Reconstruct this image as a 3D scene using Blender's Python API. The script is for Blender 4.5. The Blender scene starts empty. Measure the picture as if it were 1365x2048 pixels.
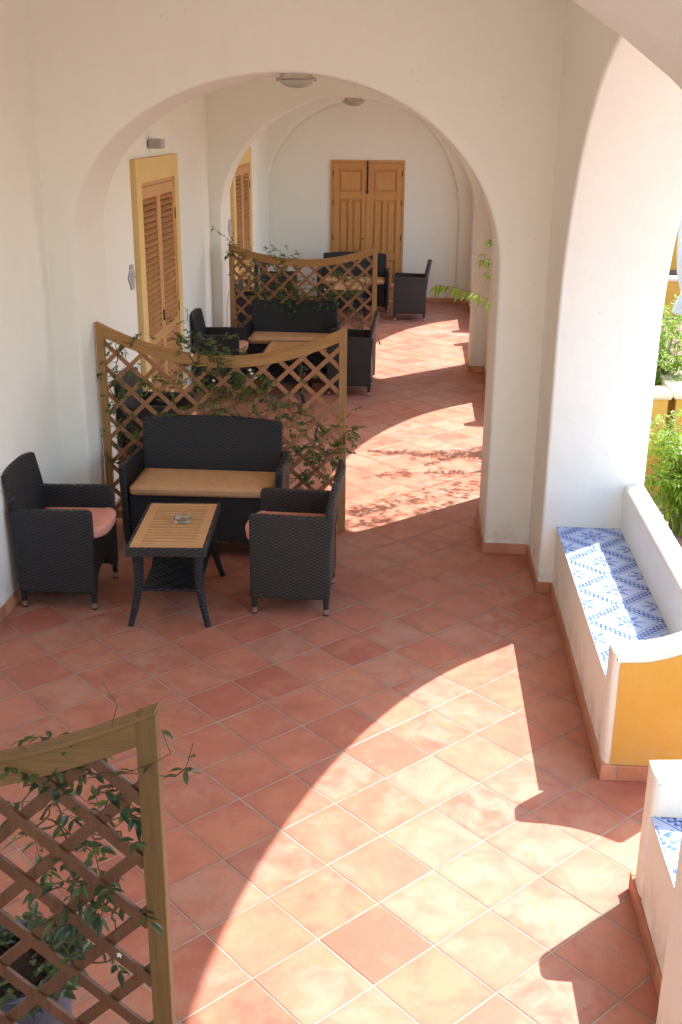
import bpy, bmesh, math, random
from mathutils import Vector, Matrix
R = math.radians
sc = bpy.context.scene
COL = sc.collection

# ------------------------------------------------------------------ camera
CAM_H = 2.8378
cam_d = bpy.data.cameras.new('camera')
cam = bpy.data.objects.new('camera', cam_d); COL.objects.link(cam)
cam_d.sensor_fit = 'VERTICAL'; cam_d.sensor_height = 24.0
cam_d.lens = 24.0 * 2189.9 / 2048.0
cam_d.clip_start = 0.05; cam_d.clip_end = 500
PIT, ROLL, YAW = 0.346398, -0.0086248, R(3.8472)
fw0 = Vector((-math.sin(YAW) * math.cos(PIT), math.cos(YAW) * math.cos(PIT), -math.sin(PIT)))
rt0 = Vector((math.cos(YAW), math.sin(YAW), 0))
up0 = rt0.cross(fw0)
rt = rt0 * math.cos(ROLL) - up0 * math.sin(ROLL)
up = rt0 * math.sin(ROLL) + up0 * math.cos(ROLL)
m = Matrix((rt, up, -fw0)).transposed().to_4x4()
m.translation = Vector((0, 0, CAM_H))
cam.matrix_world = m
sc.camera = cam

# ------------------------------------------------------------------ light
SUNV = Vector((0.65, 0.605, 1.0)).normalized()          # towards the sun
elev = math.asin(SUNV.z)
w = bpy.data.worlds.new("World"); sc.world = w; w.use_nodes = True
nt = w.node_tree; nt.nodes.clear()
sky = nt.nodes.new('ShaderNodeTexSky'); sky.sky_type = 'NISHITA'; sky.sun_disc = False
sky.sun_elevation = elev
sky.sun_rotation = math.atan2(SUNV.x, SUNV.y)
sky.dust_density = 1.2; sky.ozone_density = 1.0
bg = nt.nodes.new('ShaderNodeBackground'); bg.inputs[1].default_value = 0.15
wo = nt.nodes.new('ShaderNodeOutputWorld')
nt.links.new(sky.outputs[0], bg.inputs[0]); nt.links.new(bg.outputs[0], wo.inputs[0])
sun_d = bpy.data.lights.new('sun', 'SUN'); sun_d.energy = 2.8; sun_d.angle = R(0.5)
sun_d.color = (1.0, 0.965, 0.92)
sun = bpy.data.objects.new('sun', sun_d); COL.objects.link(sun)
sun.rotation_euler = SUNV.to_track_quat('Z', 'Y').to_euler()
sc.view_settings.view_transform = 'Standard'
sc.view_settings.look = 'None'
sc.view_settings.gamma = 1.0
sc.view_settings.exposure = 2.14
sc.render.engine = 'CYCLES'
sc.cycles.use_denoising = True
sc.cycles.max_bounces = 12
sc.cycles.diffuse_bounces = 8
sc.cycles.sample_clamp_indirect = 6

# ------------------------------------------------------------------ materials
class NT:
    def __init__(s, name):
        s.m = bpy.data.materials.new(name); s.m.use_nodes = True
        s.t = s.m.node_tree; s.b = s.t.nodes['Principled BSDF']
        s.out = s.t.nodes['Material Output']
    def n(s, typ, **kw):
        nd = s.t.nodes.new(typ)
        for k, v in kw.items():
            if k.startswith('i_'):
                nd.inputs[int(k[2:])].default_value = v
            else: setattr(nd, k, v)
        return nd
    def l(s, a, b): s.t.links.new(a, b)
    def coords(s):
        return s.n('ShaderNodeTexCoord').outputs['Object']
    def math(s, op, a, b=None, c=None, clamp=False):
        nd = s.n('ShaderNodeMath', operation=op); nd.use_clamp = clamp
        for i, v in enumerate((a, b, c)):
            if v is None: continue
            if isinstance(v, (int, float)): nd.inputs[i].default_value = v
            else: s.l(v, nd.inputs[i])
        return nd.outputs[0]
    def vmath(s, op, a, b=None, out=0):
        nd = s.n('ShaderNodeVectorMath', operation=op)
        for i, v in enumerate((a, b)):
            if v is None: continue
            if isinstance(v, (tuple, list)): nd.inputs[i].default_value = v
            else: s.l(v, nd.inputs[i])
        return nd.outputs[out]
    def noise(s, vec, scale, detail=4, rough=0.55, dist=0.0):
        nd = s.n('ShaderNodeTexNoise'); nd.inputs['Scale'].default_value = scale
        nd.inputs['Detail'].default_value = detail; nd.inputs['Roughness'].default_value = rough
        nd.inputs['Distortion'].default_value = dist
        if vec is not None: s.l(vec, nd.inputs['Vector'])
        return nd.outputs[0]
    def ramp(s, fac, stops):
        nd = s.n('ShaderNodeValToRGB'); cr = nd.color_ramp
        while len(cr.elements) < len(stops): cr.elements.new(0.5)
        for e, (p, c) in zip(cr.elements, stops):
            e.position = p; e.color = (*c, 1)
        s.l(fac, nd.inputs[0]); return nd.outputs[0]
    def mix(s, fac, a, b, blend='MIX'):
        nd = s.n('ShaderNodeMix', data_type='RGBA', blend_type=blend)
        for i, v in ((0, fac), (6, a), (7, b)):
            if isinstance(v, (int, float)): nd.inputs[i].default_value = v
            elif isinstance(v, (tuple, list)): nd.inputs[i].default_value = (*v, 1)
            else: s.l(v, nd.inputs[i])
        return nd.outputs[2]
    def bump(s, h, strength=0.3, dist=0.01):
        nd = s.n('ShaderNodeBump'); nd.inputs['Strength'].default_value = strength
        nd.inputs['Distance'].default_value = dist
        s.l(h, nd.inputs['Height']); s.l(nd.outputs[0], s.b.inputs['Normal'])
    def fin(s, col, rough=0.8, spec=0.3, metal=0.0):
        if isinstance(col, tuple): s.b.inputs['Base Color'].default_value = (*col, 1)
        else: s.l(col, s.b.inputs['Base Color'])
        if isinstance(rough, (int, float)): s.b.inputs['Roughness'].default_value = rough
        else: s.l(rough, s.b.inputs['Roughness'])
        s.b.inputs['Specular IOR Level'].default_value = spec
        s.b.inputs['Metallic'].default_value = metal
        return s.m

def m_plaster(name, c1, c2, dirt=0.0):
    k = NT(name); co = k.coords()
    a = k.noise(co, 0.9, 5, 0.6); b = k.noise(co, 70, 5, 0.7); c = k.noise(co, 7, 5, 0.65); d = k.noise(co, 2.6, 3, .5, .5)
    f = k.math('MULTIPLY_ADD', c, 0.4, k.math('MULTIPLY', a, 0.6))
    col = k.ramp(f, [(0.3, c2), (0.68, c1)])
    if dirt:
        sp = k.n('ShaderNodeSeparateXYZ'); k.l(co, sp.inputs[0])
        low = k.math('SUBTRACT', 1.0, k.math('MULTIPLY', k.math('SUBTRACT', sp.outputs[2], .06), 2.6), clamp=True)
        m_ = k.math('MULTIPLY', k.math('MULTIPLY', low, low), k.math('MULTIPLY', k.math('SUBTRACT', c, .38, clamp=True), 3.2, clamp=True))
        col = k.mix(k.math('MULTIPLY', m_, dirt), col, (.42, .33, .25))
        st = k.noise(k.vmath('MULTIPLY', co, (5, 5, .6)), 1.4, 4, .6)
        col = k.mix(k.math('MULTIPLY', k.math('SUBTRACT', st, .58, clamp=True), .5, clamp=True), col, (.62, .57, .49))
        sc_ = k.noise(co, 23, 2, .5, 2.5)
        col = k.mix(k.math('MULTIPLY', k.math('GREATER_THAN', sc_, .735), .35), col, (.55, .50, .43))
    h = k.math('MULTIPLY_ADD', b, 0.22, k.math('MULTIPLY_ADD', c, .9, k.math('MULTIPLY', d, 2.2)))
    k.bump(h, 0.35, 0.008)
    return k.fin(col, 0.88, 0.2)
M_WHITE = m_plaster('white_plaster', (.86, .86, .775), (.815, .81, .725), .8)
M_YEL = m_plaster('ochre_plaster', (.64, .385, .085), (.55, .30, .05), .5)
M_CREAM = m_plaster('cream_plaster', (.72, .64, .47), (.64, .55, .38))

def m_tiles(name, cols, size, ox, oy, rot, grout, gw, scale_noise=1.0, rough=0.5):
    k = NT(name); co = k.coords()
    v = k.vmath('SUBTRACT', co, (ox, oy, 0))
    vr = k.n('ShaderNodeVectorRotate', rotation_type='Z_AXIS'); k.l(v, vr.inputs['Vector']); vr.inputs['Angle'].default_value = rot
    u = k.vmath('MULTIPLY', vr.outputs[0], (1 / size, 1 / size, 0))
    wob = k.n('ShaderNodeTexNoise'); wob.inputs['Scale'].default_value = 10; k.l(co, wob.inputs['Vector'])
    wv = k.vmath('SCALE', k.vmath('SUBTRACT', wob.outputs[1], (.5, .5, .5))); wv.node.inputs['Scale'].default_value = 0.006
    u = k.vmath('ADD', u, wv)
    cell = k.vmath('FLOOR', u); fr = k.vmath('FRACTION', u)
    wn = k.n('ShaderNodeTexWhiteNoise', noise_dimensions='2D'); k.l(cell, wn.inputs['Vector'])
    sp = k.n('ShaderNodeSeparateXYZ'); k.l(fr, sp.inputs[0])
    def edge(o):
        return k.math('MINIMUM', o, k.math('SUBTRACT', 1.0, o))
    d = k.math('MINIMUM', edge(sp.outputs[0]), edge(sp.outputs[1]))
    g = k.math('LESS_THAN', d, gw / size / 2)
    soft = k.math('MULTIPLY', d, size / 0.010, clamp=True)
    soft2 = k.math('MULTIPLY', d, size / 0.05, clamp=True)
    # every tile shifts its own cloudy marbling
    pvx = 1; off = k.vmath('SCALE', wn.outputs[1]); off.node.inputs['Scale'].default_value = 40
    pv = k.vmath('ADD', co, off)
    st = pv
    n1 = k.noise(st, 4.6 * scale_noise, 3, 0.5, 0.25); n2 = k.noise(pv, 13 * scale_noise, 5, 0.62, 0.3); n3 = k.noise(co, 150, 3, .7)
    t = k.math('MULTIPLY_ADD', k.math('SUBTRACT', n1, 0.5), 1.15, k.math('MULTIPLY_ADD', wn.outputs[0], 0.66, 0.17))
    t = k.math('MULTIPLY_ADD', k.math('SUBTRACT', n2, 0.5), 0.34, t)
    col = k.ramp(t, cols)
    pale = k.math('MULTIPLY', k.math('SUBTRACT', n2, 0.56, clamp=True), 1.3, clamp=True)
    col = k.mix(pale, col, (.68, .45, .32))
    sepc = k.n('ShaderNodeSeparateColor'); k.l(wn.outputs[1], sepc.inputs[0])
    col = k.mix(k.math('MULTIPLY', sepc.outputs[1], 0.30), col, (.40, .17, .12))
    col = k.mix(k.math('MULTIPLY', k.math('SUBTRACT', n3, .45, clamp=True), .5, clamp=True), col, (.30, .17, .11))
    rim = k.mix(k.math('MULTIPLY', k.math('SUBTRACT', 1.0, soft2), 0.18), col, (.34, .15, .10))
    gn = k.ramp(k.noise(co, 5, 3), [(.35, grout), (.65, tuple(min(1, c * 1.5) for c in grout))])
    dk = k.math('LESS_THAN', d, gw / size / 2 + .0022 / size)
    rim = k.mix(k.math('MULTIPLY', dk, .55), rim, (.13, .075, .05))
    col = k.mix(g, rim, gn)
    rg = k.math('MULTIPLY_ADD', n2, 0.25, rough - .1)
    rg = k.math('MAXIMUM', rg, k.math('MULTIPLY', g, 0.9))
    hh = k.math('MULTIPLY_ADD', soft, 1.0, k.math('MULTIPLY', n2, 0.35))
    k.bump(hh, 0.45, 0.003)
    return k.fin(col, rg, 0.4)
def m_terracotta():
    k = NT('terracotta_tiles'); co = k.coords(); size = .30
    v = k.vmath('SUBTRACT', co, (-0.0757, 3.871, 0))
    vr = k.n('ShaderNodeVectorRotate', rotation_type='Z_AXIS'); k.l(v, vr.inputs['Vector']); vr.inputs['Angle'].default_value = R(45)
    u = k.vmath('MULTIPLY', vr.outputs[0], (1 / size, 1 / size, 0))
    cell = k.vmath('FLOOR', u); fr = k.vmath('FRACTION', u)
    wn = k.n('ShaderNodeTexWhiteNoise', noise_dimensions='2D'); k.l(cell, wn.inputs['Vector'])
    sc3 = k.n('ShaderNodeSeparateColor'); k.l(wn.outputs[1], sc3.inputs[0]); r1, r2, r3 = sc3.outputs
    off = k.vmath('SCALE', wn.outputs[1]); off.node.inputs['Scale'].default_value = 37
    pv = k.vmath('ADD', co, off)
    n1 = k.noise(pv, 5.5, 4, .55, .6); n2 = k.noise(k.vmath('ADD', pv, (7, 3, 1)), 8.5, 5, .62, .5)
    n3 = k.noise(k.vmath('ADD', pv, (1, 9, 4)), 4.0, 4, .6, .4); n4 = k.noise(co, 170, 4, .7); n5 = k.noise(pv, 34, 5, .7)
    col = k.mix(r1, (.44, .132, .088), (.59, .222, .142))
    def sl(n, c, w): return k.math('MULTIPLY', k.math('SUBTRACT', n, c), 1 / w, clamp=True)
    o_ = sl(k.math('MULTIPLY_ADD', r2, .22, n1), .52, .22)
    col = k.mix(k.math('MULTIPLY', o_, .85), col, (.60, .25, .148))
    t_ = sl(k.math('MULTIPLY_ADD', r3, .26, n2), .60, .22)
    col = k.mix(k.math('MULTIPLY', t_, .70), col, (.54, .315, .235))
    d_ = sl(k.math('MULTIPLY_ADD', r1, .10, n3), .56, .2)
    col = k.mix(k.math('MULTIPLY', d_, .55), col, (.40, .125, .085))
    g_ = sl(n5, .50, .3); col = k.mix(k.math('MULTIPLY', g_, .30), col, (.56, .30, .21))
    sepf = k.n('ShaderNodeSeparateXYZ'); k.l(fr, sepf.inputs[0])
    def edge(o): return k.math('MINIMUM', o, k.math('SUBTRACT', 1.0, o))
    dd_ = k.math('MINIMUM', edge(sepf.outputs[0]), edge(sepf.outputs[1]))
    rim = k.math('SUBTRACT', 1.0, k.math('MULTIPLY', dd_, 9.0), clamp=True)
    col = k.mix(k.math('MULTIPLY', rim, k.math('MULTIPLY', n5, .75)), col, (.36, .16, .11))
    col = k.mix(k.math('MULTIPLY', sl(n4, .45, .3), .22), col, (.28, .11, .07))
    col = k.mix(1.0, col, (.84, .83, .82), 'MULTIPLY')
    dust = sl(k.noise(co, 1.3, 5, .65), .50, .3)
    col = k.mix(k.math('MULTIPLY', dust, .12), col, (.58, .42, .33))
    rg = k.math('MULTIPLY_ADD', n5, .35, .34)
    k.bump(k.math('MULTIPLY_ADD', n4, .3, k.math('MULTIPLY_ADD', n5, .6, n1)), .30, .002)
    return k.fin(col, rg, .42)
M_FLOOR = m_terracotta()
M_SKIRT = m_tiles('terracotta_skirting', [(0.1, (.42, .17, .09)), (0.5, (.52, .22, .11)), (0.9, (.60, .30, .17))], 0.30, 0.07, 0.11, 0.0, (.35, .25, .18), 0.003, 1.3, .55)
M_PAVE = m_tiles('garden_paving', [(0.1, (.28, .22, .18)), (0.5, (.34, .27, .225)), (0.9, (.40, .325, .275))], 0.4, 0.07, 0.11, R(20), (.36, .30, .26), 0.009, .8, .8)
M_DPAVE = m_tiles('dark_paving', [(0.1, (.11, .07, .06)), (0.5, (.145, .09, .075)), (0.9, (.18, .12, .10))], 0.25, 0.07, 0.11, R(5), (.2, .15, .12), 0.009, .8, .8)

def m_wicker(name, c1, c2, cw=0.021, ch=0.0105):
    k = NT(name); co = k.coords()
    s = k.n('ShaderNodeSeparateXYZ'); k.l(co, s.inputs[0])
    u = k.math('MULTIPLY', k.math('ADD', s.outputs[0], s.outputs[1]), 1 / cw)
    v = k.math('MULTIPLY', k.math('MULTIPLY_ADD', k.math('SUBTRACT', s.outputs[0], s.outputs[1]), 0.08, s.outputs[2]), 1 / ch)
    row = k.math('FLOOR', v)
    par = k.math('MULTIPLY', k.math('MODULO', k.math('ABSOLUTE', row), 2.0), math.pi)
    su = k.math('SINE', k.math('ADD', k.math('MULTIPLY', u, math.pi), par))
    sv = k.math('ABSOLUTE', k.math('SINE', k.math('MULTIPLY', v, math.pi)))
    h = k.math('MULTIPLY', k.math('MULTIPLY_ADD', su, 0.5, 0.55), sv)
    nz = k.noise(co, 60, 3)
    f = k.math('MULTIPLY', h, k.math('MULTIPLY_ADD', nz, 0.9, 0.5), clamp=True)
    col = k.mix(f, c1, c2)
    k.bump(h, 0.9, 0.006)
    return k.fin(col, 0.42, 0.5)
M_WICKER = m_wicker('black_wicker', (.003, .004, .005), (.040, .047, .056))
M_WICKER_B = m_wicker('lighter_wicker', (.005, .006, .006), (.070, .071, .068))  # lighter, more neutral weave than the black one

def m_wood(name, ca, cb, axis=2, scale=1.0, rough=.55, weather=None):
    k = NT(name); co = k.coords()
    st = [26.0, 26.0, 26.0]; st[axis] = 1.3
    v = k.vmath('MULTIPLY', co, tuple(a * scale for a in st))
    n1 = k.noise(v, 1.6, 6, .65, 1.2); n2 = k.noise(v, 9, 4, .7, .3); n3 = k.noise(co, 2.3, 3)
    f = k.math('MULTIPLY_ADD', n2, .35, k.math('MULTIPLY', n1, .7))
    col = k.ramp(f, [(0.32, ca), (0.68, cb)])
    if weather:
        col = k.mix(k.math('MULTIPLY', k.math('SUBTRACT', n3, .42, clamp=True), 3.0, clamp=True), col, weather)
    k.bump(f, 0.25, 0.004)
    return k.fin(col, rough, .35)
M_TPOST = m_wood('trellis_wood', (.27, .14, .045), (.42, .235, .085), 2)
M_TRAIL = m_wood('trellis_wood_rail', (.30, .15, .045), (.46, .25, .085), 0)
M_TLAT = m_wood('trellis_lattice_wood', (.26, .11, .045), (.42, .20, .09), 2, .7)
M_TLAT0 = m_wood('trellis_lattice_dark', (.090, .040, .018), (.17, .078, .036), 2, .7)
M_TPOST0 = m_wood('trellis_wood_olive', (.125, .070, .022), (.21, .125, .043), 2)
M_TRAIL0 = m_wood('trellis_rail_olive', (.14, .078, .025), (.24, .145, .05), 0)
M_DOOR = m_wood('pine_door', (.48, .225, .07), (.63, .325, .11), 2, .8, .4)
M_DOORH = m_wood('pine_door_rail', (.48, .225, .07), (.62, .315, .10), 0, .8, .4)
M_SHUT = m_wood('shutter_wood', (.50, .25, .09), (.66, .38, .17), 2, .8, .45)
M_SLAT = m_wood('shutter_slat', (.43, .185, .06), (.58, .29, .11), 1, .8, .45)  # darker than the leaf wood: shade between louvres put into the colour
M_TEAK = m_wood('teak_top', (.56, .29, .12), (.70, .42, .20), 0, .9, .5)

def m_plain(name, col, rough=.6, spec=.4, metal=0, n=0.12, ns=30, bump=0.0):
    k = NT(name); co = k.coords(); a = k.noise(co, ns, 4, .6)
    c = k.ramp(a, [(.3, tuple(x * (1 - n) for x in col)), (.7, tuple(min(1, x * (1 + n)) for x in col))])
    if bump: k.bump(a, bump, .004)
    return k.fin(c, rough, spec, metal)
M_PINK = m_plain('salmon_cloth', (.72, .33, .24), .95, .1, n=.10, ns=14, bump=.25)
M_TAN = m_plain('tan_cloth', (.64, .38, .195), .95, .1, n=.08, ns=12, bump=.25)
M_METAL = m_plain('brushed_metal', (.62, .60, .57), .3, .5, 1, ns=90)
M_DARKM = m_plain('dark_iron', (.035, .022, .016), .5, .4, .4)
M_BLACK = m_plain('black_rubber', (.012, .012, .012), .7, .3)
M_GREY = m_plain('grey_enamel', (.42, .42, .41), .5, .4)
M_LBASE = m_plain('lamp_housing', (.62, .58, .48), .4, .5, .1)
M_HINGE = m_plain('brown_hinge', (.16, .08, .035), .5, .4, .3)
M_POT = m_plain('blue_grey_pot', (.10, .12, .16), .55, .3, n=.15)
M_SOIL = m_plain('soil', (.035, .025, .018), .95, .1, n=.5, ns=60, bump=.8)
M_YSUR = m_plaster('yellow_surround', (.76, .56, .25), (.70, .50, .21))
M_GAPSHADE = m_plain('gap_shade', (.05, .022, .01), .8, .1)  # near-black brown painting the shade behind slats and louvres
M_STEM = m_plain('vine_stem', (.13, .085, .04), .8, .2, ns=40)
M_STEMG = m_plain('green_stem', (.16, .20, .05), .7, .2, ns=40)
M_GROUT = m_plain('sandy_grout', (.37, .33, .27), .95, .1, n=.28, ns=7, bump=.4)
M_PETAL = m_plain('white_petal', (.85, .82, .74), .7, .2)

def m_leaf(name, ca, cb, cc, tr=.35):
    k = NT(name); g = k.n('ShaderNodeNewGeometry')
    co = k.coords(); a = k.noise(co, 3.5, 3)
    f = k.math('MULTIPLY_ADD', g.outputs['Random Per Island'], .75, k.math('MULTIPLY', a, .35))
    col = k.ramp(f, [(.15, ca), (.55, cb), (.95, cc)])
    k.fin(col, .42, .45)
    t = k.n('ShaderNodeBsdfTranslucent'); k.l(k.mix(.5, col, (.30, .42, .03), 'MIX'), t.inputs[0])
    mx = k.n('ShaderNodeMixShader'); mx.inputs[0].default_value = tr
    k.l(k.b.outputs[0], mx.inputs[1]); k.l(t.outputs[0], mx.inputs[2]); k.l(mx.outputs[0], k.out.inputs[0])
    return k.m
M_LEAF = m_leaf('jasmine_leaf', (.030, .080, .032), (.062, .145, .045), (.14, .24, .06), .3)
M_LEAFD = m_leaf('dark_jasmine_leaf', (.016, .045, .030), (.035, .075, .038), (.10, .16, .045), .2)
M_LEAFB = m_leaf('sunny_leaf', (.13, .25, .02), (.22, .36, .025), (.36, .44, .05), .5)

k = NT('frosted_glass'); k.b.inputs['Transmission Weight'].default_value = .35
M_FROST = k.fin((.62, .62, .52), .35, .5)
k = NT('clear_glass'); k.b.inputs['Transmission Weight'].default_value = .9; k.b.inputs['IOR'].default_value = 1.45
M_GLASS = k.fin((.86, .88, .80), .05, .6)
k = NT('white_voile'); co = k.coords()
k.bump(k.noise(co, 25, 4), .3, .01); k.fin((.50, .53, .56), .9, .1)
t = k.n('ShaderNodeBsdfTranslucent'); t.inputs[0].default_value = (.5, .53, .56, 1)
mx = k.n('ShaderNodeMixShader'); mx.inputs[0].default_value = .4
k.l(k.b.outputs[0], mx.inputs[1]); k.l(t.outputs[0], mx.inputs[2]); k.l(mx.outputs[0], k.out.inputs[0])
M_VOILE = k.m

def m_majolica():
    """hand painted blue on white tiles, 20 cm, plaited bands crossing in a lozenge net with flowers"""
    k = NT('majolica_tiles'); co = k.coords()
    v = k.vmath('MULTIPLY', k.vmath('SUBTRACT', co, (1.11, 5.50, 0)), (5, 5, 0))
    s = k.n('ShaderNodeSeparateXYZ'); k.l(v, s.inputs[0]); x, y = s.outputs[0], s.outputs[1]
    def tri(o):   # distance to nearest even integer, 0..1
        return k.math('ABSOLUTE', k.math('SUBTRACT', k.math('MODULO', k.math('ADD', o, 101.0), 2.0), 1.0))
    du, dv = tri(x), tri(y)
    sm = k.math('ADD', du, dv)
    band = k.math('ABSOLUTE', k.math('SUBTRACT', sm, 1.0))           # 0 on band centre
    along = k.math('SUBTRACT', du, dv)
    # plaited band: two crossing sine strands
    ph = k.math('MULTIPLY', along, math.pi * 5.0)
    st1 = k.math('ABSOLUTE', k.math('SUBTRACT', k.math('SUBTRACT', sm, 1.0), k.math('MULTIPLY', k.math('SINE', ph), .11)))
    st2 = k.math('ABSOLUTE', k.math('ADD', k.math('SUBTRACT', sm, 1.0), k.math('MULTIPLY', k.math('SINE', ph), .11)))
    strand = k.math('LESS_THAN', k.math('MINIMUM', st1, st2), .058)
    core = k.math('LESS_THAN', band, .20)
    rimm = k.math('LESS_THAN', k.math('ABSOLUTE', k.math('SUBTRACT', band, .235)), .016)
    # flowers: polar petals about the nearest centre
    fx = k.math('MINIMUM', du, k.math('SUBTRACT', 1.0, du)); 
    def flower(du_, dv_):
        r = k.math('SQRT', k.math('ADD', k.math('MULTIPLY', du_, du_), k.math('MULTIPLY', dv_, dv_)))
        a = k.math('ARCTAN2', dv_, du_)
        pet = k.math('MULTIPLY_ADD', k.math('ABSOLUTE', k.math('COSINE', k.math('MULTIPLY', a, 4.0))), 0.30, .09)
        ins = k.math('LESS_THAN', r, pet)
        vein = k.math('GREATER_THAN', k.math('ABSOLUTE', k.math('SUBTRACT', r, .15)), .022)
        leaf = k.math('MULTIPLY', k.math('LESS_THAN', k.math('ABSOLUTE', k.math('SUBTRACT', r, .42)), .02),
                      k.math('GREATER_THAN', k.math('COSINE', k.math('MULTIPLY', a, 8.0)), .55))
        return k.math('MAXIMUM', k.math('MULTIPLY', ins, vein), leaf)
    # tri = 1 at flowers' rows: centres at (1,1) and (0,0) of the folded cell
    f1 = flower(k.math('SUBTRACT', 1.0, du), k.math('SUBTRACT', 1.0, dv)); f2 = flower(du, dv)
    fl = k.math('MAXIMUM', f1, f2)
    n = k.noise(co, 70, 4, .7); n2 = k.noise(co, 300, 2)
    white = k.mix(k.math('MULTIPLY', n, .5), (.46, .56, .77), (.31, .43, .71))
    pale = (.30, .42, .74)
    col = k.mix(core, white, k.mix(.45, white, pale))
    col = k.mix(k.math('MAXIMUM', strand, rimm), col, (.035, .075, .32))
    col = k.mix(k.math('MULTIPLY', fl, .92), col, (.045, .10, .40))
    col = k.mix(k.math('MULTIPLY', k.math('GREATER_THAN', k.noise(co, 38, 3, .6, 1.5), .53), .42), col, (.30, .44, .74))
    # joints
    def e(o):
        q = k.math('FRACT', k.math('ADD', o, 100.0)); return k.math('MINIMUM', q, k.math('SUBTRACT', 1.0, q))
    j = k.math('LESS_THAN', k.math('MINIMUM', e(x), e(y)), .009)
    col = k.mix(k.math('MULTIPLY', j, .6), col, (.50, .52, .55))
    return k.fin(col, .22, .5)
M_MAJ = m_majolica()

# ------------------------------------------------------------------ mesh helpers
def link(name, me, mat, parent=None, smooth=None, bevel=0.0, seg=2):
    o = bpy.data.objects.new(name, me); COL.objects.link(o)
    if mat is not None: me.materials.append(mat)
    if parent is not None: o.parent = parent
    if smooth is not None:
        for p in me.polygons: p.use_smooth = True
        me.set_sharp_from_angle(angle=R(smooth))
    if bevel:
        b = o.modifiers.new('bevel', 'BEVEL'); b.width = bevel; b.segments = seg
        b.limit_method = 'ANGLE'; b.angle_limit = R(35); b.harden_normals = False
    return o
class MB:
    def __init__(s): s.v = []; s.f = []
    def add(s, vs, fs):
        o = len(s.v); s.v += [tuple(a) for a in vs]; s.f += [tuple(i + o for i in f) for f in fs]; return s
    def box(s, x0, x1, y0, y1, z0, z1, M=None):
        vs = [Vector((x, y, z)) for z in (z0, z1) for y in (y0, y1) for x in (x0, x1)]
        if M is not None: vs = [M @ a for a in vs]
        return s.add(vs, [(0, 2, 3, 1), (4, 5, 7, 6), (0, 1, 5, 4), (2, 6, 7, 3), (0, 4, 6, 2), (1, 3, 7, 5)])
    def prism(s, poly, fn, a, b):
        """poly: 2-d points, fn(p,q,t)->xyz, between t=a and t=b"""
        n = len(poly); vs = [fn(p, q, a) for p, q in poly] + [fn(p, q, b) for p, q in poly]
        return s.add(vs, [tuple(range(n))[::-1], tuple(range(n, 2 * n))] + [(i, (i + 1) % n, n + (i + 1) % n, n + i) for i in range(n)])
    def tube(s, pts, rad, n=8, cap=True):
        pts = [Vector(p) for p in pts]; rr = rad if isinstance(rad, (list, tuple)) else [rad] * len(pts)
        rings = []; prev = None
        for i, p in enumerate(pts):
            d = (pts[min(i + 1, len(pts) - 1)] - pts[max(i - 1, 0)]).normalized()
            if prev is None:
                a = d.cross(Vector((0, 0, 1)))
                if a.length < .1: a = d.cross(Vector((0, 1, 0)))
            else: a = prev - d * prev.dot(d)
            a.normalize(); prev = a; b = d.cross(a)
            rings.append([p + (a * math.cos(t) + b * math.sin(t)) * rr[i] for t in [2 * math.pi * j / n for j in range(n)]])
        vs = [q for r in rings for q in r]; fs = []
        for i in range(len(rings) - 1):
            for j in range(n):
                fs.append((i * n + j, i * n + (j + 1) % n, (i + 1) * n + (j + 1) % n, (i + 1) * n + j))
        if cap: fs += [tuple(range(n))[::-1], tuple(range((len(rings) - 1) * n, len(rings) * n))]
        return s.add(vs, fs)
    def lathe(s, prof, n=24, c=(0, 0, 0), sx=1, sy=1):
        vs = []; fs = []
        for r, z in prof:
            for j in range(n):
                t = 2 * math.pi * j / n; vs.append((c[0] + r * sx * math.cos(t), c[1] + r * sy * math.sin(t), c[2] + z))
        for i in range(len(prof) - 1):
            for j in range(n):
                fs.append((i * n + j, i * n + (j + 1) % n, (i + 1) * n + (j + 1) % n, (i + 1) * n + j))
        fs += [tuple(range(n))[::-1], tuple(range((len(prof) - 1) * n, len(prof) * n))]
        return s.add(vs, fs)
    def build(s, name, mat, parent=None, smooth=None, bevel=0, seg=2):
        me = bpy.data.meshes.new(name); me.from_pydata(s.v, [], s.f); me.validate()
        bm = bmesh.new(); bm.from_mesh(me); bmesh.ops.recalc_face_normals(bm, faces=bm.faces); bm.to_mesh(me); bm.free()
        return link(name, me, mat, parent, smooth, bevel, seg)
def empty(name, loc=(0, 0, 0), rz=0.0):
    o = bpy.data.objects.new(name, None); COL.objects.link(o)
    o.location = loc; o.rotation_euler = (0, 0, rz); o.empty_display_size = .1; return o
def tag(o, label, cat, group=None):
    o['label'] = label; o['category'] = cat
    if group: o['group'] = group
    return o
def struct(o): o['kind'] = 'structure'; return o
def copy_tree(o, parent=None):
    c = o.copy(); COL.objects.link(c)
    if parent is not None: c.parent = parent
    for ch in list(o.children): copy_tree(ch, c)
    return c

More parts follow.
